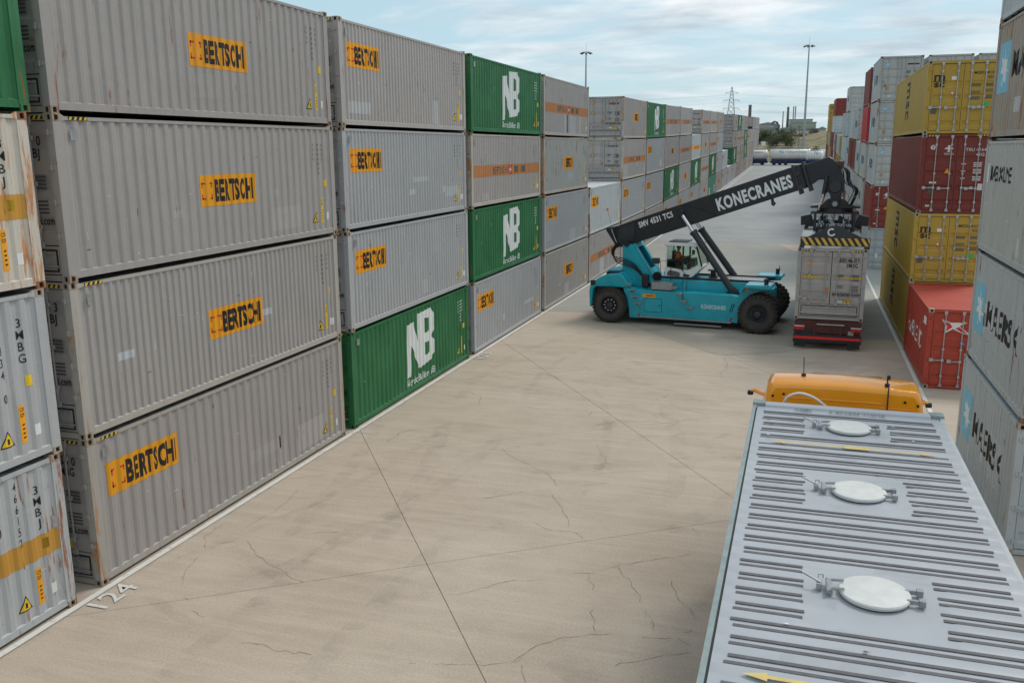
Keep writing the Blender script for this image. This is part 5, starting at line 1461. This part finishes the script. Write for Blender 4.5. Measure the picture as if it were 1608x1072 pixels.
link('lettering', flat_mesh('lettering', [(words('XF 480', 0, 0, .07, .01, 1, fit=.55) if False else rect(0, 0, .01, .01), D_BAND, 0)], lambda u, v, l: (-.2 + u, 10.3 + v, 4.145)), cabo) if False else None
for x, y, h in ((-.58, 10.25, .28), (.61, 9.95, .10)):
    m = MB(); m.cyl((x, y, 4.10), (x, y, 4.16), .035, 8); m.cyl((x, y, 4.16), (x - .01, y, 4.14 + h), .007, 5); m.build('aerial', BLK, cabo)
m = MB(); m.tube([(.62, 9.80, 3.3), (.62, 9.80, 4.12), (.60, 9.86, 4.25)], .010, 5); m.build('cable', BLK, cabo)
m = MB(); m.box(.59, .64, 9.84, 9.88, 4.24, 4.31); m.build('camera_unit', BLK, cabo, bevel=.01)
for s in (-1, 1):
    m = MB(); m.tube([(s * 1.18, 11.5, 3.44), (s * 1.36, 11.6, 3.48), (s * 1.44, 11.62, 3.44)], .035, 6); mr = m.build('mirror_arm', CABO, T1, smooth=60)
    m = MB(); m.box(s * 1.38, s * 1.48, 11.57, 11.66, 3.39, 3.47); m.build('mirror_camera', BLK, mr, bevel=.02)
    m = MB(); m.box(s * 1.215, s * 1.235, 10.75, 11.65, 2.35, 3.1); m.build('side_window', GLASSD, cabo)
    m = MB(); m.box(s * 1.10, s * 1.245, 10.5, 11.9, .9, 1.3); m.build('step_panel', BLK2, cabo, bevel=.02)
    m = MB(); m.box(s * 1.0, s * 1.22, 9.86, 9.90, .8, 3.0); m.build('side_deflector', CABO, cabo, bevel=.015)
    for y in (8.9, 11.15):
        w_ = wheel(T1, 0, 0, .50, .36, 1, 0, .55, False); w_.rotation_euler = (0, 0, R(-90 * s)); w_.location = (s * 1.0, y, .50)
m = MB(); m.box(-1.0, 1.0, 12.0, 12.09, 1.8, 2.75); m.build('windscreen', GLASSD, cabo)
m = MB(); m.box(-1.2, 1.2, 11.98, 12.2, .4, .95); m.build('bumper', CABO, cabo, bevel=.03)
m = MB(); m.tube(smoothp([(-.88, 9.55, 3.70), (-.82, 9.5, 3.94), (-.64, 9.48, 4.04), (-.42, 9.5, 3.98), (-.22, 9.56, 3.82)], 6), .018, 8); m.build('air_hose', WHT, T1, smooth=60)

LROOF = plain('roof_paint_pale_blue_grey', (0.385, 0.40, 0.43), 0.45, 0.0, 0.05, scale=1.2, coat=0.0, bump=.03)
LID = plain('hatch_lid_white', (0.60, 0.605, 0.58), 0.5, 0.0, 0.07, scale=8)
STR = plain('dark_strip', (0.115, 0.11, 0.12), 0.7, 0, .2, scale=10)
GUT = plain('roof_edge_grey_green', (0.24, 0.29, 0.29), 0.5, 0, .15)
c1 = container((NX, NYR, NZ), 0, 2.55, 2.743, 9.125, 'silver', .205, '+', 'logo_near', 'bulk', '', 0, 0,
          'pale container seen from above, with dark roof strips and three white hatches', None, rust=.03, tint=.6, marks=False, roofcol='silver')
for o in list(c1.children):
    if o.name.startswith('roof_panel'): bpy.data.objects.remove(o)
HT = 2.743; RPY = .2737
# ribbed roof sheet: ribs with rounded ends, left out round the hatches
hc = [12.14 - 2.36 * k_ - NYR for k_ in range(4)]          # hatch centres, local y
rib = [12.42 - RPY * k_ - NYR for k_ in range(-1, 31)]
rib = [q for q in rib if .25 < q < 8.95]; RO = RPY / 2
nx_ = 44; ny_ = 560
xs = [-1.205 + 2.41 * i / nx_ for i in range(nx_ + 1)]
V = []; F = []
def hz_(x, y):
    z = 0.0
    for q in rib:
        d = abs(y - q + RO)
        if d < .075:
            inn = any(abs(q - h_) < .50 for h_ in hc)
            e = 1.0
            def seg(x0, x1):
                if x0 <= x <= x1: dd = 0
                else: dd = min(abs(x - x0), abs(x - x1))
                rr_ = math.hypot(dd, d) if dd else d
                return max(0, 1 - (rr_ / .075) ** 2)
            if inn: e = max(seg(-1.13, -.62), seg(.60, 1.13))
            else: e = seg(-1.13, 1.13)
            z = .012 * math.sqrt(e) if e > 0 else 0
    for h_ in hc:
        rr_ = math.hypot((x - 0) / 1.35, y - h_)
        if rr_ < .50: z += .008 * (1 - (rr_ / .5) ** 2)
    return z
ysr = [0.04 + (9.125 - .08) * j / ny_ for j in range(ny_ + 1)]
for y in ysr:
    for x in xs: V.append((x, y, HT - .022 + hz_(x, y)))
for j in range(ny_):
    for i in range(nx_):
        a = j * (nx_ + 1) + i; F.append((a, a + 1, a + nx_ + 2, a + nx_ + 1))
me = bpy.data.meshes.new('roof_panel'); me.from_pydata(V, [], F); me.materials.append(LROOF)
me.polygons.foreach_set('use_smooth', [True] * len(me.polygons)); rp = link('roof_panel', me, c1)
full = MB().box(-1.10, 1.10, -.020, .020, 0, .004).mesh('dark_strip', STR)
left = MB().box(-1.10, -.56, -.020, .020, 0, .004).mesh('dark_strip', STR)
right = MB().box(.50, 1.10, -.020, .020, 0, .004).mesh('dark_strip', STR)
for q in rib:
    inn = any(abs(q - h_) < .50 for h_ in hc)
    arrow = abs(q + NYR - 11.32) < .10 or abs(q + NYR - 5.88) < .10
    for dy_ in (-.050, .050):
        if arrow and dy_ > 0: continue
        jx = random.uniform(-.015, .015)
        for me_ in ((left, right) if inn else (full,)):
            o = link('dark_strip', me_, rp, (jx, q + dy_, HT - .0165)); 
for ya in (11.34 - NYR, 5.93 - NYR):
    vf = join2(rect(-.80, -.022, .80, .022), ([(-.98, 0), (-.80, -.055), (-.80, .055)], [(0, 1, 2)]), ([(.98, 0), (.80, .055), (.80, -.055)], [(0, 1, 2)]))
    yl = plain('arrow_yellow', (0.62, .47, .16), .55)
    link('arrow', flat_mesh('arrow', [(vf, yl, 0), (words('2.5 m', -.03, -.025, .05, .005), D_BAND, .001)] if False else [(vf, yl, 0), (rect(-.09, -.06, .20, .06), yl, .002)], lambda u, v, l: (u, ya + v, HT + .004 + l)), rp)
for i in range(26):
    x, y, r_ = random.uniform(-1.0, 1.0), random.uniform(1.0, 8.8), random.uniform(.05, .28)
    me = bpy.data.meshes.new('water_stain'); me.from_pydata([(x + r_ * 1.6 * random.uniform(.6, 1.2) * math.cos(j * .5236), y + r_ * random.uniform(.5, 1.1) * math.sin(j * .5236), HT - .0085 + i * .00012) for j in range(12)], [], [tuple(range(12))])
    me.materials.append(TYM); o = link('water_stain', me, rp); o['kind'] = 'stuff'
for h_ in hc:
    m = MB(); m.lathe([(0, .001), (0, .275), (.025, .285), (.038, .277), (.044, .24), (.046, .001)], (0, h_, HT), 'z', 40); hl = m.build('hatch', LID, c1, smooth=40)
    m = MB(); m.lathe([(-.03, .25), (.0, .27), (0, .25)], (0, h_, HT), 'z', 32); m.build('hatch_collar', GASKET, hl)
    m = MB(); m.box(-.36, -.33, h_ - .10, h_ + .10, HT, HT + .05); m.tube([(-.34, h_ - .08, HT + .05), (-.24, h_ - .08, HT + .06)], .012, 5); m.tube([(-.34, h_ + .08, HT + .05), (-.24, h_ + .08, HT + .06)], .012, 5)
    m.cyl((-.37, h_ - .12, HT + .035), (-.37, h_ + .12, HT + .035), .016, 8); hg = m.build('hatch_clamp', TREAD, hl)
    m = MB(); m.box(-.46, -.41, h_ - .03, h_ + .03, HT, HT + .05); m.tube([(-.42, h_, HT + .05), (-.58, h_ + .06, HT + .10)], .010, 5); m.build('clamp_handle', TREAD, hg)
    m = MB(); m.tube([(-.44, h_ + .20, HT), (-.44, h_ + .20, HT + .03), (-.40, h_ + .20, HT + .03), (-.40, h_ + .20, HT)], .006, 5); m.build('lashing_ring', TREAD, hl)
    for s in (-1, 1):
        m = MB(); m.box(.24, .36, h_ + s * .09 - .012, h_ + s * .09 + .012, HT + .01, HT + .045); m.box(.33, .38, h_ + s * .09 - .03, h_ + s * .09 + .03, HT, HT + .055); m.build('hinge', TREAD, hl)
# roof margins and front header
m = MB(); m.box(-1.272, -1.225, .1, 9.02, HT - .06, HT - .012); m.build('roof_edge', GUT, c1)
m = MB(); m.box(-1.222, -1.208, .1, 9.02, HT - .07, HT - .03); m.build('roof_gutter', GASKET, c1)
m = MB(); m.prism([(8.90, HT - .03), (9.10, HT - .03), (9.10, HT + .012), (9.02, HT + .03), (8.93, HT + .012)], -1.10, 1.10, 'x'); fh = m.build('front_header', LROOF, c1, bevel=.008)
for s in (-1, 1):
    m = MB(); m.box(s * 1.10, s * 1.272, 8.94, 9.13, HT - .10, HT + .03); m.build('corner_cover', GUT, c1, bevel=.01)
    m = MB(); m.box(s * .80, s * 1.12, 9.2, 9.38, 2.52, 2.58); m.build('front_fitting', BLK2, c1)
tm = flat_mesh('lettering', [(words('BUKU 468738 3', 0, 0, .085, .012, 1, fit=.72), D_DGREY, 0), (words('3MBG', .95, 0, .085, .012, 1, fit=.24), D_DGREY, 0)], lambda u, v, l: (.50 - u, 8.84 - v + .03, HT + .003))
link('lettering', tm, rp)
for i in range(14):
    x, y = random.uniform(-1.1, 1.1), random.uniform(1.2, 8.8)
    vf = ([(x + .02 * math.cos(a) * random.uniform(.4, 1.6), y + .014 * math.sin(a) * random.uniform(.4, 1.3)) for a in [k_ * .785 for k_ in range(8)]], [tuple(range(8))])
    o = link('paint_chip', flat_mesh('paint_chip', [(vf, D_DGREY if i % 2 else PWH, 0)], lambda u, v, l: (u, v, HT + .002)), rp); o['kind'] = 'stuff'
# ---------------------------------------------------------------- beyond the yard
def hz(x, y):
    """terrain height behind the yard"""
    if y <= 236: return G(y)
    base = G(236)
    t = (y - 236)
    rise_l = min(1.0, max(0, (y - 246) / 30.0)) * 3.2 + min(1.0, max(0, (y - 262) / 60.0)) * 3.2
    rise_r = min(1.0, max(0, (y - 244) / 50.0)) ** 1.1 * 7.6
    k = 1 / (1 + math.exp(-(x - 5 - 2.0 * math.sin(y * .05)) / 2.6))
    z = base + rise_l * (1 - k) + rise_r * k
    z += 0.35 * math.sin(x * .9 + y * .13) * min(1, t / 30) * k + .25 * math.sin(x * .37 + 2) * min(1, t / 30)
    if y > 322: z += (15.0 - z) * min(1, (y - 322) / 90)
    return z
k = NT('dry_grass_bank'); v = k.coords(world=True)
c = k.mix(k.ramp(k.noise(v, .35, 6, .65), .35, .65), (0.19, 0.145, 0.08, 1), (0.27, 0.215, 0.12, 1))
c = k.mix(k.ramp(k.noise(v, .16, 7, .7, .5), .47, .60), c, (0.10, 0.115, 0.05, 1))
c = k.mix(k.math('MULTIPLY', k.ramp(k.noise(v, 2.2, 6, .75), .5, .7), .6), c, (0.12, 0.085, 0.05, 1))
k.l(c, k.b.inputs['Base Color']); k.b.inputs['Roughness'].default_value = .95; k.bump(k.noise(v, 1.5, 5), .8, .3)
BANK = k.m
xs = [-900, -300, -100, -60, -40] + [-30 + 1.5 * i for i in range(50)] + [50, 60, 80, 120, 300, 900]
ys = [236] + [240 + 3 * i for i in range(30)] + [330, 345, 360, 380, 400, 430, 500, 700, 1200, 3000]
v = [(x, y, hz(x, y)) for y in ys for x in xs]; nx2 = len(xs); f = []
for j in range(len(ys) - 1):
    for i in range(nx2 - 1): a = j * nx2 + i; f.append((a, a + 1, a + nx2 + 1, a + nx2))
me = bpy.data.meshes.new('hill'); me.from_pydata(v, [], f); me.materials.append(BANK); me.polygons.foreach_set('use_smooth', [True] * len(me.polygons))
tag(link('hill', me), kind='structure')

# foliage
def leafmat(name, a, b):
    k = NT(name); v = k.coords(world=True)
    c = k.mix(k.ramp(k.noise(v, .9, 3), .35, .65), c4(a), c4(b)); k.l(c, k.b.inputs['Base Color']); k.b.inputs['Roughness'].default_value = .7
    k.b.inputs['Specular IOR Level'].default_value = .2
    return k.m
LF = [leafmat('leaves_dark', (.07, .09, .055), (.13, .155, .09)), leafmat('leaves_olive', (.07, .085, .035), (.12, .13, .06)), leafmat('leaves_yellow_green', (.10, .12, .03), (.18, .19, .06))]
BARK = plain('bark', (.09, .07, .055), .9)
def bush(name, x, y, w_, h, mat, lab, cat, group, seed, n=700, cone=False):
    rnd = random.Random(seed); z = hz(x, y) - .1
    e = empty(name, (x, y, z), rnd.uniform(0, 6), 0, lab, cat, group)
    m = MB()
    cl = []
    for i in range(9):
        a = rnd.uniform(0, 6.28); r = rnd.uniform(0, .7) * w_ / 2; zz = rnd.uniform(.25, .85) * h
        if cone: r *= .8 * (1 - zz / h)
        cl.append((r * math.cos(a), r * math.sin(a), zz, rnd.uniform(.18, .32) * (w_ + h) / 2 * (0.6 if cone else 1)))
    for i in range(n):
        c_ = rnd.choice(cl); d = Vector((rnd.gauss(0, 1), rnd.gauss(0, 1), rnd.gauss(0, 1))).normalized(); q = Vector(c_[:3]) + d * c_[3] * rnd.uniform(.6, 1.05)
        if q.z < .05: q.z = .05 + rnd.random() * .3
        a = Vector((rnd.gauss(0, 1), rnd.gauss(0, 1), rnd.gauss(0, .6))).normalized(); b = a.cross(d + Vector((.01, 0, 0))).normalized(); s = rnd.uniform(.10, .22) * (h / 3.5) ** .5
        m.add([q - a * s, q + b * s * .6, q + a * s, q - b * s * .6], [(0, 1, 2, 3)])
    me = m.mesh('foliage', mat, fix=False); o = link('foliage', me, e); o['kind'] = 'stuff'
    m = MB()
    for i in range(4):
        c_ = cl[i]; m.tube([(0, 0, -.2), (c_[0] * .4, c_[1] * .4, c_[2] * .5), (c_[0], c_[1], c_[2])], .05, 5)
    m.build('stems', BARK, e)
    return e
rb = random.Random(21)
bd_ = ['broad dark bush at the left end of the thicket on the bank', 'olive green bush in the thicket behind the tankers']
for i in range(16):
    x = -12 + i * 1.3 + rb.uniform(-.5, .5); y = 272 + rb.uniform(-6, 18); mt = LF[rb.choice([0, 0, 1])]
    bush('bush', x, y, rb.uniform(3.5, 5.5), rb.uniform(3.0, 4.3), mt, 'dense grey-green bush, %s from the left along the front of the thicket' % ORD[i], 'bush', 'bushes in the thicket on the bank', 100 + i, 900)
for i in range(12):
    x = -6 + i * 1.9 + rb.uniform(-.6, .6); y = 300 + rb.uniform(-4, 14)
    bush('bush', x, y, rb.uniform(4, 6), rb.uniform(2.6, 3.6) * (1 if x < 8 else .4), LF[rb.choice([0, 1])], 'dense grey-green bush, %s from the left along the back of the thicket' % ORD[i], 'bush', 'bushes in the thicket on the bank', 200 + i, 700)
bush('shrub', 12.0, 258, 2.6, 1.6, LF[2], 'low yellow-green shrub right of the tall mast', 'shrub', None, 301, 700)
bush('shrub', 14.3, 262, 2.8, 1.3, LF[2], 'low yellow-green shrub beside the right container row', 'shrub', None, 302, 700)
bush('shrub', 3.6, 250, 1.1, 2.2, LF[1], 'small upright green shrub behind the middle tanker', 'shrub', None, 303, 500, True)
bush('shrub', 9.0, 256, 2.2, 1.2, LF[1], 'low green shrub left of the tall mast', 'shrub', None, 304, 500)

# white sign
m = MB(); m.box(-.1, 1.0, 262, 262.1, 8.3, 9.4); sg = m.build('signboard', WHT, None); tag(sg, 'small blank white board on the grassy bank', 'sign')

# industrial buildings
BG = plain('pale_green_cladding', (.36, .40, .33), .7, 0, .04, scale=.3); BG2 = plain('green_cladding', (.31, .35, .28), .7, 0, .04, scale=.3)
BR = plain('grey_roof_sheet', (.27, .29, .30), .6, 0, .1, scale=.5); BW = plain('pale_wall_sheet', (.42, .42, .40), .7, 0, .1, scale=.4); BB = plain('brown_roof', (.30, .25, .22), .7, 0, .2, scale=.5)
BD = plain('dark_steelwork', (.10, .11, .12), .6); CHM = plain('chimney_brown', (.17, .13, .12), .8); CHB = plain('chimney_blue_cap', (.08, .16, .45), .6); CHG = plain('chimney_grey', (.26, .28, .30), .6)
WIN = plain('far_window', (.05, .06, .07), .3)
def shed(name, x0, x1, y, dep, zb, zt, ridge, wall, roof, lab, bays=5):
    e = empty(name, ((x0 + x1) / 2, y, zb), 0, 0, lab, 'building', 'industrial buildings on the skyline')
    W2 = (x1 - x0) / 2
    m = MB(); m.box(-W2, W2, 0, dep, 0, zt - zb); m.build('wall', wall, e)
    m = MB()
    if ridge > 0: m.prism([(-W2 - .3, zt - zb), (0, zt - zb + ridge), (W2 + .3, zt - zb), (W2 + .3, zt - zb - .15), (-W2 - .3, zt - zb - .15)], -.3, dep + .3, 'y')
    else: m.box(-W2 - .2, W2 + .2, -.2, dep + .2, zt - zb, zt - zb + .35)
    m.build('roof', roof, e)
    for i in range(bays):
        x = -W2 + (i + .5) * 2 * W2 / bays
        m = MB(); m.box(x - W2 / bays * .55, x + W2 / bays * .55, -.06, -.01, (zt - zb) * .45, (zt - zb) * .62); m.build('window', WIN, e)
    return e
shed('factory_hall', 3.5, 14.0, 455, 30, 14, 20.6, 0, BG, BR, 'tall pale green factory hall on the skyline', 0)
shed('factory_hall', 5.0, 15.6, 442, 12, 14, 18.9, 0, BG2, BR, 'lower green hall in front of the tall green one', 0)
shed('works_shed', -10.7, -1.2, 450, 30, 14, 18.6, 1.0, BW, BB, 'pale brown-roofed works shed above the thicket', 6)
shed('works_shed', -12.5, -2.4, 438, 10, 13.5, 16.4, .9, BG2, BR, 'long low green-roofed shed left of the duct tower', 5)
shed('works_shed', .4, 5.6, 425, 12, 13.5, 15.9, .8, BW, BR, 'small grey gabled shed left of the green halls', 3)
shed('works_shed', 5.2, 9.2, 420, 10, 13.5, 15.4, 1.2, BW, CHG, 'white gabled shed before the green hall', 2)
shed('works_shed', 9.4, 17.6, 425, 14, 13.5, 15.8, .5, BR, BR, 'long dark grey shed right of the tall mast', 4)
shed('works_shed', 16.4, 19.6, 418, 10, 13.5, 15.7, .9, BW, CHG, 'bright metal-roofed shed at the right end of skyline', 2)
e = empty('duct_tower', (-1.5, 440, 14), 0, 0, 'dark curved duct and steel frame beside the brown-roofed shed', 'tower')
m = MB(); m.tube([(-2.6, 0, 4.6), (-1.2, 0, 5.5), (0, 0, 5.2), (.7, 0, 3.8), (.8, 0, 0)], .45, 8); m.build('duct', BD, e)
for x in (-1.4, -.5, .3): m = MB(); m.box(x, x + .2, -.2, .2, 0, 5.0); m.build('frame_leg', BD, e)
for z in (1.5, 3.0, 4.2): m = MB(); m.box(-1.4, .6, -.15, .15, z, z + .18); m.build('frame_beam', BD, e)
def chim(x, y, z0, z1, r0, r1, mat, lab, cap=None):
    e = empty('chimney', (x, y, z0), 0, 0, lab, 'chimney', 'chimneys on the skyline'); h = z1 - z0
    m = MB(); m.cyl((0, 0, 0), (0, 0, h * .93), r0, 14, r1 * 1.03); m.build('shaft', mat, e, smooth=40)
    m = MB(); m.cyl((0, 0, h * .93), (0, 0, h), r1 * 1.08, 14, r1 * 1.08); m.build('cap', cap or mat, e, smooth=40)
chim(.5, 460, 12, 24.8, .35, .22, CHG, 'thin grey chimney left of the green halls')
chim(2.7, 460, 12, 26.8, .75, .50, CHM, 'thick dark chimney just left of the green halls')
chim(5.1, 465, 12, 27.2, .28, .26, CHG, 'left one of the twin slim chimneys behind green hall')
chim(6.0, 465, 12, 27.2, .28, .26, CHG, 'right one of the twin slim chimneys behind green hall')
chim(-15.0, 460, 10, 28.1, .95, .70, CHM, 'brown chimney with a blue band above the left container row', CHB)

# lattice pylon and lines
PYL = plain('pylon_galvanised', (.36, .38, .42), .6, .2)
e = empty('pylon', (-27, 500, 14), R(8), 0, 'tall lattice electricity pylon on the left skyline', 'pylon')
H_ = 25.2
def wdt(z): return 3.0 - 2.35 * min(1, z / 22.0) if z < 22 else .65 - .5 * (z - 22) / 3.2
lv_ = [0, 4, 7.5, 10.8, 13.7, 16.2, 18.4, 20.3, 22, 23.6, 25.2]
for sx in (-1, 1):
    for sy in (-1, 1):
        m = MB()
        for a, b in zip(lv_, lv_[1:]): m.beam((sx * wdt(a), sy * wdt(a), a), (sx * wdt(b), sy * wdt(b), b), .20, .20)
        m.build('leg', PYL, e)
for a, b in zip(lv_, lv_[1:]):
    m = MB()
    for s in (-1, 1):
        m.beam((-wdt(a), s * wdt(a), a), (wdt(b), s * wdt(b), b), .12, .12); m.beam((wdt(a), s * wdt(a), a), (-wdt(b), s * wdt(b), b), .12, .12)
        m.beam((s * wdt(a), -wdt(a), a), (s * wdt(b), wdt(b), b), .12, .12); m.beam((s * wdt(a), wdt(a), a), (s * wdt(b), -wdt(b), b), .12, .12)
    o = m.build('lattice', PYL, e); o['kind'] = 'stuff'
ARM = []
for z, r in ((14.3, 4.2), (18.4, 4.0), (22.3, 3.1)):
    for s in (-1, 1):
        m = MB(); m.beam((s * .4, 0, z + .5), (s * r, 0, z), .14, .14); m.beam((s * .4, 0, z - .5), (s * r, 0, z), .14, .14); m.build('cross_arm', PYL, e)
        m = MB(); m.cyl((s * r, 0, z), (s * r, 0, z - 1.0), .09, 6); m.build('insulator', PYL, e)
        ARM.append((s * r * math.cos(R(8)) - 27, 500 + s * r * math.sin(R(8)), 13 + z))
for i_, (x, y, z) in enumerate(ARM):
    pts = []
    for i in range(-12, 25):
        t = i / 24.0; X = x + t * 420; Yd = y + t * 150; sag = 14 * (t * (1 - t)) * 4 * .45 if t > 0 else 14 * (-t * (1 + t)) * 1.8
        pts.append((X, Yd, z - sag + t * 3))
    m = MB(); m.tube(pts, .022, 4); o = m.build('power_line', PYL, None); tag(o, 'thin %s overhead power line on the %s arm of the lattice pylon' % (('lowest', 'middle', 'highest')[i_ // 2], ('left', 'right')[i_ % 2]), 'power line', 'overhead power lines')

# masts
GALV = plain('mast_galvanised', (.34, .36, .38), .55, .3)
def mast(x, y, z0, z1, r0, lab):
    e = empty('high_mast_light', (x, y, z0), 0, 0, lab, 'light mast', 'high lighting masts'); h = z1 - z0
    m = MB(); m.cyl((0, 0, 0), (0, 0, h * .5), r0, 14, r0 * .68); m.cyl((0, 0, h * .5), (0, 0, h), r0 * .68, 14, r0 * .36); m.build('pole', GALV, e, smooth=40)
    m = MB(); m.lathe([(-.2, .35), (0, .55), (.15, .35)], (0, 0, h), 'z', 12); m.build('head_ring', GALV, e)
    for i in range(8):
        a = i * math.pi / 4 + .2; c, s = math.cos(a), math.sin(a)
        m = MB(); m.beam((c * .3, s * .3, h + .05), (c * 1.15, s * 1.15, h - .12), .08, .06); m.build('lamp_arm', GALV, e)
        m = MB(); m.beam((c * .85, s * .85, h - .02), (c * 1.45, s * 1.45, h - .32), .5, .16); m.build('floodlight', BD if i % 2 else GALV, e)
    m = MB(); m.cyl((0, 0, h), (0, 0, h + 2.0), .03, 5); m.build('spike', GALV, e)
mast(11.0, 242, hz(11, 242) - .3, 32.3, .38, 'tall grey lighting mast rising behind the white tankers')
mast(-36.6, 205, G(205), 28.9, .36, 'grey lighting mast showing above the left container row')
e = empty('lamp_post', (9.9, 240, hz(9.9, 240)), 0, 0, 'thin dark lamp post left of the tall mast', 'lamp post')
m = MB(); m.cyl((0, 0, 0), (0, 0, 8.6), .10, 8, .07); m.build('pole', BD, e); m = MB(); m.box(-.35, .35, -.15, .15, 8.5, 8.75); m.build('lamp_head', BD, e)

# road tankers
TKW = plain('tank_white', (.70, .70, .67), .4, 0, .06, scale=.8, coat=.2); TKM = plain('tank_metal', (.50, .52, .54), .35, .5, .1, scale=.8); NAVY = plain('navy_skirt', (.02, .035, .16), .5)
def tanker(x0, x1, y, r, mat, lab, logo, txt, txt_at, slant=0.0):
    e = empty('tanker_trailer', ((x0 + x1) / 2, y, G(y)), 0, 0, lab, 'tanker', 'white road tankers parked across the far end')
    hl = (x1 - x0) / 2; zc_ = 1.22 + r
    m = MB(); m.lathe([(-hl, .05), (-hl + .08, r * .55), (-hl + .25, r * .85), (-hl + .5, r), (hl - .5, r * 1.0), (hl - .25, r * .85), (hl - .08, r * .55), (hl, .05)], (0, 0, zc_), 'x', 28)
    tk = m.build('tank', mat, e, smooth=50)
    for i in range(5):
        x = -hl + .8 + i * (2 * hl - 1.6) / 4; m = MB(); m.lathe([(-.04, r * 1.005), (-.04, r * 1.02), (.04, r * 1.02), (.04, r * 1.005)], (x, 0, zc_), 'x', 28); m.build('band', TKM, tk)
    m = MB(); m.box(-hl + .4, hl - .4, -.35, .35, zc_ + r, zc_ + r + .04); m.tube([(-hl + .4, -.38, zc_ + r + .5), (hl - .4, -.38, zc_ + r + .5)], .03, 5); m.build('walkway', TKM, e)
    for i in range(3): m = MB(); x = -hl + 1.4 + i * (hl - 1.4); m.cyl((x, 0, zc_ + r), (x, 0, zc_ + r + .22), .28, 12); m.build('manlid', TKM, tk)
    m = MB(); m.box(-hl + .6, hl - .3, -.9, .9, .95, 1.3); m.build('skirt', NAVY, e)
    m = MB(); m.box(-hl + .3, hl - .1, -.5, .5, .45, .95); m.box(-hl + .9, hl - 1.6, -1.15, -1.05, .35, .85); m.box(-hl + .9, hl - 1.6, 1.05, 1.15, .35, .85); m.build('running_gear', BLK, e)
    for x in (-hl + 1.2, -hl + 2.5, -hl + 3.8, hl - 1.3):
        if x > hl - .8: continue
        for s in (-1, 1): wheel(e, x, s * 1.0, .5, .36, s, 0, .55, False)
    m = MB(); m.box(hl - 3.0, hl - 2.2, -1.1, -.7, .5, 1.0); m.build('side_locker', BLK2, e)
    ls = []
    if txt: ls.append((words(txt, txt_at - hl, 0, .55, .0, 1.0), D_DGREY, 0))
    if logo is not None: ls.append((words('W', logo - hl, -.05, .68, .04, 1.0), D_NAVY, 0)); ls.append((words('G', logo - hl + .75, -.05, .62, .04, 1.0), D_BLUE, 0))
    if ls:
        def fnt(u, v, l):
            a = (v + .35) / r; return (u, -(r + .012 + l) * math.cos(a), zc_ + (r + .012 + l) * math.sin(a))
        link('lettering', flat_mesh('lettering', ls, fnt), tk)
    return e
tanker(-8.2, 3.4, 222, 1.15, TKW, 'white and metal road tanker half hidden by the left container row', None, 'Transportation', 5.6)
tanker(3.6, 13.0, 221, 1.22, TKW, 'white road tanker with blue logo, framed between the container rows', 1.9, 'Transportation', 3.5)
tanker(11.6, 15.6, 217, 1.08, TKW, 'short white road tanker in front of the others, right of centre', 1.6, '', 0)
tanker(14.4, 24.0, 222, 1.20, TKW, 'white road tanker running behind the right container row', None, '', 0)
